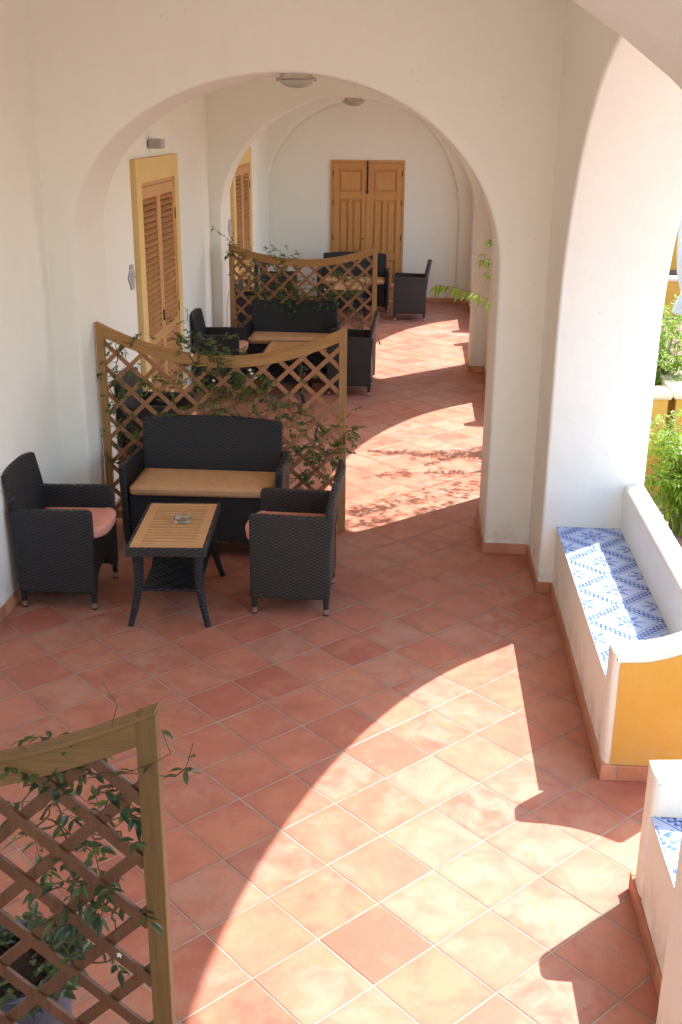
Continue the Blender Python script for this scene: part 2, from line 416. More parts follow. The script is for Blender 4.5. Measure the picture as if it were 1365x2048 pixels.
# ------------------------------------------------------------------ ground, floor
struct(MB().add([(-60, -60, -.06), (90, -60, -.06), (90, 120, -.06), (-60, 120, -.06)], [(0, 1, 2, 3)]).build('ground', M_PAVE))
rt_ = random.Random(77); mb = MB(); c45 = math.sqrt(.5)
for i in range(-90, 90):
    for j in range(-90, 90):
        # tile grid turned by 45 degrees to the walkway
        uu, vv = (i + .5) * .30, (j + .5) * .30
        cx, cy = -0.0757 + c45 * (uu + vv), 3.871 + c45 * (vv - uu)
        if not (-2.62 < cx < 1.50 and -1.6 < cy < 18.3): continue
        tx, ty, dz = rt_.gauss(0, .0014), rt_.gauss(0, .0014), rt_.uniform(-.0006, .0)
        jx, jy = rt_.uniform(-.0006, .0006), rt_.uniform(-.0006, .0006)
        vs = []
        for h_, z_ in ((.1458 + rt_.uniform(-.0006, .0006), dz), (.1469, dz - .0010), (.1472, -.008)):
            for a, b in ((-h_, -h_), (h_, -h_), (h_, h_), (-h_, h_)):
                vs.append((cx + jx + c45 * (a + b), cy + jy + c45 * (b - a), z_ + (tx * a + ty * b if z_ > -.005 else 0)))
        fs = [(0, 1, 2, 3)] + [(q, q + 4, (q + 1) % 4 + 4, (q + 1) % 4) for q in range(4)] + [(q + 4, q + 8, (q + 1) % 4 + 8, (q + 1) % 4 + 4) for q in range(4)]
        mb.add(vs, fs)
fl_ = struct(mb.build('floor', M_FLOOR))
MB().box(-2.6, 1.46, -1.7, 18.2, -.3, -.0021).build('grout_bed', M_GROUT, fl_)
struct(MB().box(-2.9, 1.60, -.9, 18.6, 3.75, 3.95).build('ceiling', M_WHITE))

# ------------------------------------------------------------------ arches and walls
def half_profile(uL, zL, uc, za, uR, zR, n=40):
    pts = []
    for i in range(n + 1):
        t = math.pi * (1 - i / n)
        if t > math.pi / 2: pts.append((uc + (uc - uL) * math.cos(t), zL + (za - zL) * math.sin(t)))
        else: pts.append((uc + (uR - uc) * math.cos(t), zR + (za - zR) * math.sin(t)))
    return pts
def arch_wall(mb, fn, u0, u1, z1, prof, v0, v1, r=.02, z0=-.02):
    """wall slab with an arched opening; rounded plaster arrises. fn(u, v, z) -> xyz"""
    P = [(prof[0][0], z0)] + prof + [(prof[-1][0], z0)]
    N = []
    for i, p in enumerate(P):
        a = P[max(i - 1, 0)]; b = P[min(i + 1, len(P) - 1)]
        dx, dz = b[0] - a[0], b[1] - a[1]; L = math.hypot(dx, dz) or 1
        N.append((-dz / L, dx / L))
    N[0] = (-1, 0); N[1] = (-1, 0); N[-1] = (1, 0); N[-2] = (1, 0)
    def off(i, d): return (P[i][0] + N[i][0] * d, P[i][1] + N[i][1] * d)
    rings = []
    S = 4
    for j in range(S + 1):
        a = math.pi / 2 * j / S; rings.append((r * (1 - math.sin(a)), v0 + r * (1 - math.cos(a))))
    for j in range(S, -1, -1):
        a = math.pi / 2 * j / S; rings.append((r * (1 - math.sin(a)), v1 - r * (1 - math.cos(a))))
    n = len(P); vs = []; fs = []
    for d, v in rings:
        for i in range(n):
            u, z = off(i, d); vs.append(fn(u, v, z))
    for j in range(len(rings) - 1):
        for i in range(n - 1):
            fs.append((j * n + i, j * n + i + 1, (j + 1) * n + i + 1, (j + 1) * n + i))
    mb.add(vs, fs)
    for v in (v0, v1):
        uL = off(0, r)[0]; uR = off(n - 1, r)[0]
        mb.add([fn(u0, v, z0), fn(uL, v, z0), fn(uL, v, z1), fn(u0, v, z1)], [(0, 1, 2, 3)])
        mb.add([fn(uR, v, z0), fn(u1, v, z0), fn(u1, v, z1), fn(uR, v, z1)], [(0, 1, 2, 3)])
        for i in range(1, n - 2):
            a = off(i, r); b = off(i + 1, r)
            if b[0] - a[0] < 1e-6: continue
            mb.add([fn(a[0], v, a[1]), fn(b[0], v, b[1]), fn(b[0], v, z1), fn(a[0], v, z1)], [(0, 1, 2, 3)])
    for u in (u0, u1):
        mb.add([fn(u, v0, z0), fn(u, v1, z0), fn(u, v1, z1), fn(u, v0, z1)], [(0, 1, 2, 3)])

FX = lambda u, v, z: (u, v, z)      # transverse: u = X, v = Y
FY = lambda u, v, z: (v, u, z)      # arcade: u = Y, v = X
XL, XR, XO = -2.41, 0.82, 1.42
SK = .013
def skirt_strip(name, parent, boxes):
    for b in boxes: MB().box(*b).build(name, M_SKIRT, parent, bevel=.003, seg=1)

arches = [
    ('plastered round arch over the near end of the walkway, right over the viewer', 1.34, 2.11, (-2.52, 2.10, -.85, 3.31, .83, 2.16)),
    ('white plaster arch just behind the wicker sofa nearest the viewer', 7.11, 7.85, (-2.228, 2.08, -.83, 3.09, .515, 1.92)),
    ('white plaster arch halfway down the walkway, behind the second sofa', 12.88, 13.35, (-2.285, 1.70, -.85, 3.04, .645, 1.70)),
    ('shallow white plaster arch set against the end wall around the double door', 17.965, 18.05, (-2.404, 1.75, -.83, 3.08, .615, 1.35)),
]
for i, (lab, y0, y1, pr) in enumerate(arches):
    e = empty('plaster_arch', (0, y0, 0)); tag(e, lab, 'arch', 'plaster arches crossing the walkway')
    mb = MB(); prof = half_profile(*pr)
    if i == 0: prof = [(max(-2.40, min(.81, a)), b) for a, b in prof]
    arch_wall(mb, lambda u, v, z, y0=y0: (u, v - y0, z), XL - .03, XR + .03, 3.78, prof, y0, y1, r=.022 if i < 3 else .05)
    mb.build('masonry', M_WHITE, e, smooth=50)
    uL, uR = prof[0][0], prof[-1][0]; d = y1 - y0
    if i:
        bx = [(XL + SK, uL + SK, -SK, 0.0, 0, .075), (uL - .02, uL + SK - .0006, 0, d - .001, .0, .0745)]
        bx += [(uR - SK, XR - SK, -SK, 0.0, 0, .075), (uR - SK + .0006, uR + .02, 0, d - .001, 0, .0745)]
        if i < 3: bx += [(uR - SK, XR - SK, d, d + SK, 0, .075), (XL + SK, uL + SK, d, d + SK, 0, .075)]
        skirt_strip('skirting', e, bx)

arc = empty('arcade_wall', (0, 0, 0)); tag(arc, 'white arcade wall with tall arched openings onto the sunny garden', 'wall')
mb = MB(); openings = [(1.7, 7.6, 2.77, 6.455), (7.6, 13.0, 8.55, 12.115), (13.0, 18.6, 13.5, 17.205)]
for u0, u1, a, b in openings:
    c = (a + b) / 2
    arch_wall(mb, FY, u0, u1, 4.3, half_profile(a, 1.6, c, 3.22 if u0 > 0 else 2.6, b, 1.6, 48), XR, XO, r=.02, z0=-.1)
mb.box(XR, XO, -.9, 1.7, -.1, 4.3); mb.build('masonry', M_WHITE, arc, smooth=50)  # unseen stretch by the camera, added solid to keep the near arch dark
skirt_strip('skirting', arc, [(XR - SK, XR + .02, 6.455, 7.096, 0, .0745), (XR - SK, .899, 6.455 - SK, 6.455, 0, .075),
                              (XR - SK, XR + .02, 7.864, 8.55, 0, .075), (XR - SK, XR + .02, 12.115 - SK, 12.866, 0, .075),
                              (XR - SK, XR + .02, 13.364, 13.5, 0, .075), (XR - SK, XR + .02, 17.205 - SK, 17.95, 0, .075),
                              (XR - SK, XR + .02, 2.12, 2.77, 0, .075)])
hw = empty('house_wall', (0, 0, 0)); tag(hw, 'long white plaster house wall on the left with the two yellow framed doors', 'wall')
MB().box(-2.9, XL, -4.5, 18.6, -.1, 4.3).build('masonry', M_WHITE, hw)
skirt_strip('skirting', hw, [(XL - .01, XL + SK, 2.12, 7.10, 0, .075), (XL - .01, XL + SK, 7.86, 9.36, 0, .075), (XL - .01, XL + SK, 11.02, 12.87, 0, .075),
                             (XL - .01, XL + SK, 13.36, 14.20, 0, .075), (XL - .01, XL + SK, 15.86, 17.89, 0, .075)])
ew = empty('end_wall', (0, 18.05, 0)); tag(ew, 'white plaster end wall closing the walkway behind the double door', 'wall')
MB().box(XL - .3, 1.5, 0, .35, -.1, 4.3).build('masonry', M_WHITE, ew)
skirt_strip('skirting', ew, [(-2.25, -1.46, -SK, .02, 0, .075), (-.21, .60, -SK, .02, 0, .075)])

# ------------------------------------------------------------------ masonry benches
def bench(label, y0, y1, arm_at, top_end=.60):
    """seat X .91-1.31 between y0 and y1; arm_at 'lo' or 'hi' says which end carries the end wall"""
    t = .155
    e = empty('masonry_bench', (0, 0, 0)); tag(e, label, 'bench', 'built-in benches in the arcade openings')
    a0, a1 = (y0, y0 + t) if arm_at == 'lo' else (y1 - t, y1)
    s0, s1 = (a1, y1) if arm_at == 'lo' else (y0, a0)
    MB().box(.912, 1.30, s0, s1, -.02, .447).build('seat_block', M_WHITE, e)
    MB().box(.908, 1.304, s0 + .002, s1 - .002, .4475, .452).build('tile_top', M_MAJ, e)
    # backrest with rounded top
    prof = [(1.300, -.05)] + [(1.30 + .032 - .032 * math.cos(R(q)), .703 + .034 * math.sin(R(q))) for q in range(0, 91, 15)] + [(1.37, .745)] + \
           [(1.39 + .036 * math.sin(R(q)), .709 + .036 * math.cos(R(q))) for q in range(0, 91, 15)] + [(1.426, -.05)]
    MB().prism(prof, lambda p, q, tt: (p, tt, q), s0, s1).build('backrest', M_WHITE, e, smooth=40)
    # end wall: top rises in a sweep from the front to the backrest
    N = 24; tops = []
    for i in range(N + 1):
        s = i / N; x = .908 + s * (1.428 - .908)
        z = top_end + .03 + .03 * s + .15 * max(0, (s - .25) / .75) ** 1.6
        tops.append((x, z))
    r = .022; inn = [(tops[0][0] + .0, -.02)] + tops + [(tops[-1][0], -.02)]
    mb = MB()
    fc = a0 if arm_at == 'lo' else a1          # outer face of the end wall
    bk = a1 if arm_at == 'lo' else a0
    sg = 1 if arm_at == 'lo' else -1
    body = [(x, z - (.004 if i in (0,) else 0)) for i, (x, z) in enumerate(inn)]
    lo, hi = min(fc + sg * .004, bk), max(fc + sg * .004, bk)
    # white core with softly rounded top
    rings = [(0, .050), (.004, .030), (.014, .014), (.030, .004), (.048, 0), (t - .052, 0), (t - .034, .004), (t - .018, .014), (t - .008, .030), (t - .004, .050)]
    vs = []; fs = []; n = len(body)
    for dy, dz in rings:
        y = fc + sg * (.004 + dy)
        for x, z in body: vs.append((x + (dz * .6 if x < .91 else 0), y, z - (dz if z > 0 else 0)))
    for j in range(len(rings) - 1):
        for i in range(n): fs.append((j * n + i, j * n + (i + 1) % n, (j + 1) * n + (i + 1) % n, (j + 1) * n + i))
    fs += [tuple(range(n)), tuple(range((len(rings) - 1) * n, len(rings) * n))]
    mb.add(vs, fs); mb.build('end_wall_block', M_WHITE, e, smooth=50)
    # ochre painted outer face
    face = [(.942, .08)] + [(max(x, .942), z - .050) for x, z in tops] + [(1.427, .08)]
    MB().prism(face, lambda p, q, tt: (p, tt, q), fc - sg * .002, fc + sg * .012).build('ochre_face', M_YEL, e)
    sk = [(.912 - SK, .92, min(s0, a0) + (.0006 if arm_at == 'lo' else 0), max(s1, a1) - (.0006 if arm_at == 'hi' else 0), 0, .075), (.912 - SK, 1.428, min(fc - sg * SK, fc + sg * .01), max(fc - sg * SK, fc + sg * .01), 0, .078)]
    skirt_strip('skirting', e, sk)
    return e
bench('white masonry bench with blue flower tiles, ochre end facing the viewer, in the nearest opening', 4.37, 6.452, 'lo', .61)
bench('white masonry bench cut off by the lower right corner of the view', 2.775, 3.60, 'hi', .585)
bench('white masonry bench against the far pier of the second opening', 10.78, 12.112, 'lo')
bench('white masonry bench against the near pier of the second opening', 8.555, 9.90, 'hi')
bench('white masonry bench against the far pier of the third opening', 15.75, 17.20, 'lo')
bench('white masonry bench against the near pier of the third opening', 13.505, 14.95, 'hi')

# ------------------------------------------------------------------ wicker furniture
def seat_unit(name, W, BW, cushion, label, wick, flare=0.0, group=None, cush_label=None):
    """faces local +x; leg centres at x +-.2175, y +-(W/2-.023)"""
    e = empty(name); tag(e, label, 'sofa' if W > .8 else 'armchair', group)
    hx, hy = .2175, W / 2 - .023
    # arm panels
    for sgn in (-1, 1):
        prof = [(hx + .022, .105), (hx + .022, .60), (hx + .016, .632), (hx - .01, .64), (-.10, .632), (-hx - .02, .63), (-hx - .045, .63), (-hx - .022, .40), (-hx - .022, .105)]
        mb = MB()
        def fn(p, q, t, sgn=sgn):
            fl = flare * max(0, (q - .3) / .34) * (0.4 + .6 * (p + .24) / .48)
            return (p, sgn * (hy + .023 - t + fl), q)
        mb.prism(prof, fn, 0, .048)
        mb.build('armrest', wick, e, smooth=40, bevel=.013, seg=3)
    # back: grid slab, leaning and wrapped
    nu, nv = 12, 14; th = .045
    def bp(i, j, k):
        s = -1 + 2 * i / nu; v = j / nv
        top = .862 - .022 * s * s; z = .11 + (top - .11) * v
        lean = max(0, z - .38) ** 1.25 * .20
        x = -hx - .018 - lean + .028 * s * s * min(1, max(0, (z - .3) / .3)) + (th if k else 0) * (1 - .25 * v)
        wy = BW / 2 if z > .62 else BW / 2 + (W / 2 - .05 - BW / 2) * 0
        return (x, s * wy, z)
    vs = []; idx = {}
    for k_ in (0, 1):
        for j in range(nv + 1):
            for i in range(nu + 1):
                idx[i, j, k_] = len(vs); vs.append(bp(i, j, k_))
    fs = []
    for k_ in (0, 1):
        for j in range(nv):
            for i in range(nu):
                fs.append((idx[i, j, k_], idx[i + 1, j, k_], idx[i + 1, j + 1, k_], idx[i, j + 1, k_]))
    for i in range(nu):
        fs.append((idx[i, nv, 0], idx[i + 1, nv, 0], idx[i + 1, nv, 1], idx[i, nv, 1])); fs.append((idx[i, 0, 0], idx[i + 1, 0, 0], idx[i + 1, 0, 1], idx[i, 0, 1]))
    for j in range(nv):
        for i in (0, nu): fs.append((idx[i, j, 0], idx[i, j + 1, 0], idx[i, j + 1, 1], idx[i, j, 1]))
    MB().add(vs, fs).build('backrest', wick, e, smooth=40, bevel=.014, seg=3)
    # seat and apron with arched lower edge
    yi = hy - .026
    ap = []
    N = 14
    low = []
    for i in range(N + 1):
        s = -1 + 2 * i / N
        low.append((s * yi, (.22 if W < .8 else .12) - (.12 if W < .8 else .03) * abs(s) ** 3.0))
    ap = [(-yi, .432)] + low + [(yi, .432)]
    mb = MB(); mb.prism(ap, lambda p, q, t: (t, p, q), hx - .03, hx + .008)
    mb.box(-hx - .01, hx - .03, -yi, yi, .35, .432)
    mb.build('seat_base', wick, e, smooth=35, bevel=.006)
    # cushion
    if W < .8:
        c = [(-.20, -yi + .01), (hx - .02, -yi + .01)]
        for i in range(13):
            a = -math.pi / 2 + math.pi * i / 12
            c.append((hx - .01 + .085 * math.cos(a), (yi + .005) * math.sin(a) * (1 if abs(math.sin(a)) < .99 else 1)))
        c += [(hx - .02, yi - .01), (-.20, yi - .01)]
        c2 = []
        for p in c:
            if not c2 or (Vector(p) - Vector(c2[-1])).length > .012: c2.append(p)
        c = c2
    else:
        c = [(-.20, -yi + .008), (hx + .01, -yi + .008), (hx + .03, -yi + .03), (hx + .03, yi - .03), (hx + .01, yi - .008), (-.20, yi - .008)]
    n = len(c); cx = sum(p[0] for p in c) / n; cy = 0
    rings = [(.93, .440), (1.0, .450), (1.0, .482), (.97, .494), (.85, .502), (.5, .507)]
    vs = []; fs = []
    for s, z in rings:
        for p, q in c:
            if W > .8: xx = cx + (p - cx) * s if s > .9 else cx + (p - cx) * s; yy = q - math.copysign((1 - s) * .25, q)
            else: xx = cx + (p - cx) * s; yy = q * s
            vs.append((xx, yy, z + (.004 * math.sin(xx * 23 + yy * 17) if z > .43 else 0)))
    for j in range(len(rings) - 1):
        for i in range(n): fs.append((j * n + i, j * n + (i + 1) % n, (j + 1) * n + (i + 1) % n, (j + 1) * n + i))
    fs += [tuple(range(n)), tuple(range((len(rings) - 1) * n, len(rings) * n))]
    cu = MB().add(vs, fs).build('seat_cushion', cushion, e, smooth=50)
    pp = [Vector(vs[n * 2 + i]) for i in range(n)]; pp.append(pp[0].copy())
    MB().tube([p + Vector((0, 0, .002)) for p in pp], .0035, 6, cap=False).build('piping', cushion, cu, smooth=60)
    if cush_label: cu['label'] = cush_label
    for sx in (-1, 1):
        for sy in (-1, 1):
            x, y = sx * hx, sy * hy
            lg = MB().tube([(x, y, .20), (x, y, .035)], [.021, .016], 10).build('leg', wick, e, smooth=50)
            MB().tube([(x, y, .042), (x, y, .010)], [.0175, .0175], 12).build('metal_foot', M_METAL, lg, smooth=50)
            MB().tube([(x, y, .0098), (x, y, 0)], [.015, .015], 12).build('rubber_tip', M_BLACK, lg, smooth=50)
    return e

GA, GS, GT = 'black wicker armchairs', 'black wicker sofas', 'slatted coffee tables'
ch0 = seat_unit('wicker_armchair', .53, .50, M_PINK, 'black wicker armchair with salmon cushion against the left wall, nearest the viewer', M_WICKER, group=GA)
chR = seat_unit('wicker_armchair', .53, .50, M_PINK, 'black wicker armchair turned left, right of the nearest slatted coffee table', M_WICKER_B, group=GA)
so0 = seat_unit('wicker_sofa', 1.08, .985, M_TAN, 'black wicker sofa with tan cushion in front of the nearest complete trellis', M_WICKER, .012, group=GS)
def put(o, x, y, rz): o.location = (x, y, 0); o.rotation_euler = (0, 0, R(rz))
put(ch0, -2.118, 6.21, 0); put(chR, -.706, 6.24, 180); put(so0, -1.40, 7.075, -90)
def cp(o, label, x, y, rz):
    c = copy_tree(o); c['label'] = label; put(c, x, y, rz); return c
cp(ch0, 'black wicker armchair with salmon cushion left of the second sofa, above the curved trellis rail', -2.118, 11.75, 0)
cp(ch0, 'black wicker armchair half hidden just behind the left part of the nearest complete trellis', -2.10, 8.70, -4)
cp(chR, 'black wicker armchair turned left, right of the second sofa, beside the trellis post', -.706, 11.80, 180)
cp(so0, 'black wicker sofa with tan cushion in front of the far trellis', -1.40, 12.32, -90)
cp(ch0, 'black wicker armchair half hidden at the left edge behind the far trellis', -2.10, 14.45, 0)
cp(ch0, 'black wicker armchair against the left wall near the end wall, seen through the far trellis', -2.06, 16.45, 0)
cp(chR, 'black wicker armchair standing alone right of the far double door', -.105, 16.50, 180)
cp(so0, 'black wicker sofa against the end wall in front of the double door', -.985, 17.10, -90)

def table():
    e = empty('coffee_table'); tag(e, 'x', 'table', GT)
    hx, hy, H = .232, .398, .50
    mb = MB()
    for b in ((-hx, hx, -hy, -hy + .02), (-hx, hx, hy - .02, hy), (-hx, -hx + .02, -hy + .02, hy - .02), (hx - .02, hx, -hy + .02, hy - .02)):
        mb.box(*b, H - .055, H + .001)
    mb.build('wicker_rim', M_WICKER_B, e, smooth=40, bevel=.007)
    mb = MB(); ix, iy = hx - .021, hy - .021
    mb.box(-ix, -ix + .055, -iy, iy, H - .02, H); mb.box(ix - .055, ix, -iy, iy, H - .02, H)
    mb.box(-ix + .055, ix - .055, -iy, -iy + .05, H - .02, H - .0005); mb.box(-ix + .055, ix - .055, iy - .05, iy, H - .02, H - .0005)
    n = 14; y0, y1 = -iy + .05, iy - .05; st = (y1 - y0) / n
    for i in range(n):
        mb.box(-ix + .055, ix - .055, y0 + i * st + .008, y0 + (i + 1) * st - .008, H - .02, H - .001)
    mb.build('slatted_top', M_TEAK, e)
    MB().box(-ix, ix, -iy, iy, H - .045, H - .038).build('groove_shade_board', M_GAPSHADE, e)  # added dark board, paints the shade seen in the slat grooves
    MB().box(-.17, .17, -.30, .30, .185, .205).build('lower_shelf', M_WICKER, e, bevel=.005)
    for sx in (-1, 1):
        for sy in (-1, 1):
            pts = []; rad = []
            for i in range(11):
                t = i / 10; z = (H - .05) * (1 - t)
                o_ = .055 * (max(0, t - .35) / .65) ** 1.5
                pts.append((sx * (.175 + o_), sy * (.33 + o_), z)); rad.append(.034 - .017 * t)
            MB().tube(pts, rad, 10).build('leg', M_WICKER, e, smooth=50)
    return e
tb = table(); tb['label'] = 'slatted teak coffee table with black wicker rim and glass ashtray on top, nearest the viewer'
put(tb, -1.42, 6.15, 3.5)
cp(tb, 'slatted teak coffee table in front of the second sofa, behind the nearest complete trellis', -1.38, 11.55, 0)
cp(tb, 'slatted teak coffee table in front of the farthest sofa, seen through the far trellis', -1.00, 16.22, 0)
ash = empty('glass_ashtray', (-1.385, 6.20, .501)); tag(ash, 'round clear glass ashtray on the nearest slatted coffee table', 'ashtray')
MB().lathe([(.001, .002), (.040, 0), (.052, .004), (.056, .030), (.050, .032), (.046, .028), (.040, .012), (.001, .010)], 28).build('bowl', M_GLASS, ash, smooth=40)
mb = MB()
for a in (0, 2.1, 4.2): mb.box(-.008, .008, -.004, .004, .030, .036, Matrix.Rotation(a, 4, 'Z') @ Matrix.Translation((.050, 0, 0)))
mb.build('cigarette_rest', M_GLASS, ash, bevel=.002)

# ------------------------------------------------------------------ trellises
def trellis(label, x0, x1, y, h, dip, mats, front=1, ph=.187, slope=.96, anchor=(0, 1), sw=.030, th=.009):
    """posts at x0 and x1 (outer edges); concave top rail; diagonal lattice in two layers"""
    e = empty('garden_trellis', (x0, y, 0)); tag(e, label, 'trellis', 'wooden lattice screens between the seating groups')
    W = x1 - x0; pw = .052; mp, mr, ml = mats
    ztop = lambda u: h - dip * (1 - abs(2 * u / W - 1) ** 2.0)
    MB().box(0, pw, -.022, .022, 0, ztop(0) - .012).build('post', mp, e, bevel=.004)
    MB().box(W - pw, W, -.022, .022, 0, ztop(W) - .012).build('post', mp, e, bevel=.004)
    N = 36; rh = .068
    pts = [(W * i / N, ztop(W * i / N)) for i in range(N + 1)]
    # rail sits in front plane between the posts, cap runs over them
    low = [(u, z - rh) for u, z in pts if pw - .01 <= u <= W - pw + .01]
    up_ = [(u, z) for u, z in pts if pw - .01 <= u <= W - pw + .01]
    mb = MB(); mb.prism(up_ + low[::-1], lambda p, q, t: (p, t, q - .006), -.0195, .0195)
    mb.build('top_rail', mr, e, smooth=40, bevel=.003)
    cap = [(u, z + .006) for u, z in pts] + [(u, z - .0065) for u, z in pts[::-1]]
    MB().prism(cap, lambda p, q, t: (p, t, q), -.026, .026).build('cap', mr, e, smooth=40, bevel=.003)
    MB().box(pw, W - pw, -.019, .019, .05, .11).build('bottom_rail', mr, e, bevel=.003)
    # lattice
    mb = MB()
    ua, ub = pw - .008, W - pw + .008
    def inside(u, z): return ua <= u <= ub and .10 <= z <= ztop(u) - rh + .012
    for d in (1, -1):
        layer = -.0065 if d == front else .0045
        pv = ph * slope; au = anchor[0] - x0
        for kk in range(-30, 31):
            c = anchor[1] - d * slope * au + kk * pv
            # line: z = d*u + c
            us = [ua + (ub - ua) * i / 400 for i in range(401)]
            ins = [u for u in us if inside(u, d * slope * u + c)]
            if len(ins) < 6: continue
            u0_, u1_ = ins[0], ins[-1]
            p0 = Vector((u0_, layer, d * slope * u0_ + c)); p1 = Vector((u1_, layer, d * slope * u1_ + c))
            dr = (p1 - p0).normalized(); nr = Vector((-dr.z, 0, dr.x)) * sw / 2; tt = Vector((0, th / 2, 0))
            jit = random.uniform(-.0015, .0015); jv = Vector((jit, 0, -jit))
            vs = [p0 - nr - tt, p0 + nr - tt, p1 + nr - tt, p1 - nr - tt, p0 - nr + tt, p0 + nr + tt, p1 + nr + tt, p1 - nr + tt]
            mb.add([v + jv for v in vs], [(0, 1, 2, 3), (4, 7, 6, 5), (0, 4, 5, 1), (1, 5, 6, 2), (2, 6, 7, 3), (3, 7, 4, 0)])
    mb.build('lattice', ml, e)
    return e
random.seed(5)
TM = (M_TPOST, M_TRAIL, M_TLAT)
trellis('wooden trellis with concave top behind the nearest sofa, jasmine climbing through it', -2.215, -.470, 7.445, 1.484, .222, TM, front=1, anchor=(-.871, 1.179))
trellis('farther wooden trellis with concave top and taller jasmine behind the second sofa', -2.150, -.460, 12.600, 1.470, .165, TM, front=1, ph=.19, anchor=(-1.646, 1.276))
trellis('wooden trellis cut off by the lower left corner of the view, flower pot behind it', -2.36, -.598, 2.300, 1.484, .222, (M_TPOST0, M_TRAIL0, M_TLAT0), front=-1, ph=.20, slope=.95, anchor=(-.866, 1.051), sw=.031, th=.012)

# ------------------------------------------------------------------ leaves
class Foliage:
    def __init__(s, seed): s.mb = MB(); s.st = MB(); s.fl = MB(); s.r = random.Random(seed); s.nfl = 0
    def leaf(s, p, d, L, wd, droop=.25, fine=False):
        r = s.r; d = Vector(d).normalized()
        side = d.cross(Vector((r.uniform(-.5, .5), r.uniform(-.5, .5), 1))).normalized()
        nrm = side.cross(d).normalized()
        if nrm.z < 0: nrm = -nrm
        p = Vector(p)
        def at(t, w_): 
            c = p + d * L * t - Vector((0, 0, 1)) * droop * L * t * t
            return c + side * w_ * wd + nrm * (abs(w_) * wd * .35)
        if fine:
            T = [(0, .06), (.22, .40), (.5, .5), (.78, .30), (1, 0)]
            vs = []
            for t, w_ in T[:-1]: vs += [at(t, -w_), at(t, 0), at(t, w_)]
            vs.append(at(1, 0)); fs = []
            for i in range(3):
                a = i * 3; fs += [(a, a + 1, a + 4, a + 3), (a + 1, a + 2, a + 5, a + 4)]
            fs += [(9, 10, 12), (10, 11, 12)]
        else:
            vs = [at(0, 0), at(.42, -.5), at(.42, .5), at(1, 0), at(.45, 0)]
            fs = [(0, 4, 1), (0, 2, 4), (1, 4, 3), (4, 2, 3)]
        s.mb.add(vs, fs)
    def flower(s, p, size=.012):
        r = s.r; ax = Vector((r.uniform(-1, 1), -1, r.uniform(0, 1))).normalized()
        a = ax.orthogonal().normalized(); b = ax.cross(a); p = Vector(p)
        for i in range(5):
            t = i * 2 * math.pi / 5
            q = a * math.cos(t) + b * math.sin(t); q2 = a * math.cos(t + .5) + b * math.sin(t + .5); q3 = a * math.cos(t - .5) + b * math.sin(t - .5)
            s.fl.add([p, p + q2 * size * .55, p + q * size + ax * .002, p + q3 * size * .55], [(0, 1, 2, 3)])
        s.nfl += 1
    def path(s, a, b, wob=.06, n=8, bow=(0, 0, 0)):
        a = Vector(a); b = Vector(b); r = s.r; pts = []
        o1 = Vector([r.uniform(-1, 1) * wob for _ in range(3)]); o2 = Vector([r.uniform(-1, 1) * wob for _ in range(3)])
        for i in range(n + 1):
            t = i / n; pts.append(a.lerp(b, t) + o1 * math.sin(math.pi * t) + o2 * math.sin(2 * math.pi * t) * .5 + Vector(bow) * math.sin(math.pi * t))
        return pts
    def stem(s, pts, r0, r1, n=5):
        s.st.tube(pts, [r0 + (r1 - r0) * i / (len(pts) - 1) for i in range(len(pts))], n)
    def sprig(s, p, d, n, L, wd, stem_r=.0012, fine=False, droop=.25, curve=.5):
        """pinnate sprig: paired leaflets along a short stem"""
        r = s.r; p = Vector(p); d = Vector(d).normalized(); pts = [p.copy()]
        step = L * .55
        for i in range(n):
            d = (d + Vector((r.uniform(-.3, .3), r.uniform(-.3, .3), r.uniform(-.3, .2) - .12)) * curve).normalized()
            p = p + d * step; pts.append(p.copy())
            sd = d.cross(Vector((0, 0, 1))); 
            if sd.length < .1: sd = Vector((1, 0, 0))
            sd.normalize()
            for sg in (-1, 1):
                if r.random() < .12: continue
                ld = d * r.uniform(.3, .8) + sd * sg * r.uniform(.6, 1) + Vector((0, 0, r.uniform(-.5, .35)))
                s.leaf(p, ld, L * r.uniform(.6, 1.15), wd * r.uniform(.8, 1.2), droop, fine)
        s.leaf(p, d, L * 1.1, wd, droop, fine)
        s.st.tube(pts, stem_r, 3, cap=False)
    def build(s, name, label, cat, group, leaf_mat, stem_mat=None, base=(0, 0, 0)):
        e = empty(name, base); tag(e, label, cat, group)
        off = Vector(base)
        for mb in (s.mb, s.st, s.fl): mb.v = [tuple(Vector(v) - off) for v in mb.v]
        me = bpy.data.meshes.new('leaves'); me.from_pydata(s.mb.v, [], s.mb.f); link('foliage', me, leaf_mat, e)
        if s.st.v:
            me = bpy.data.meshes.new('stems'); me.from_pydata(s.st.v, [], s.st.f); link('stem', me, stem_mat or M_STEM, e)
        if s.fl.v:
            me = bpy.data.meshes.new('blossom'); me.from_pydata(s.fl.v, [], s.fl.f); link('blossom', me, M_PETAL, e)
        return e

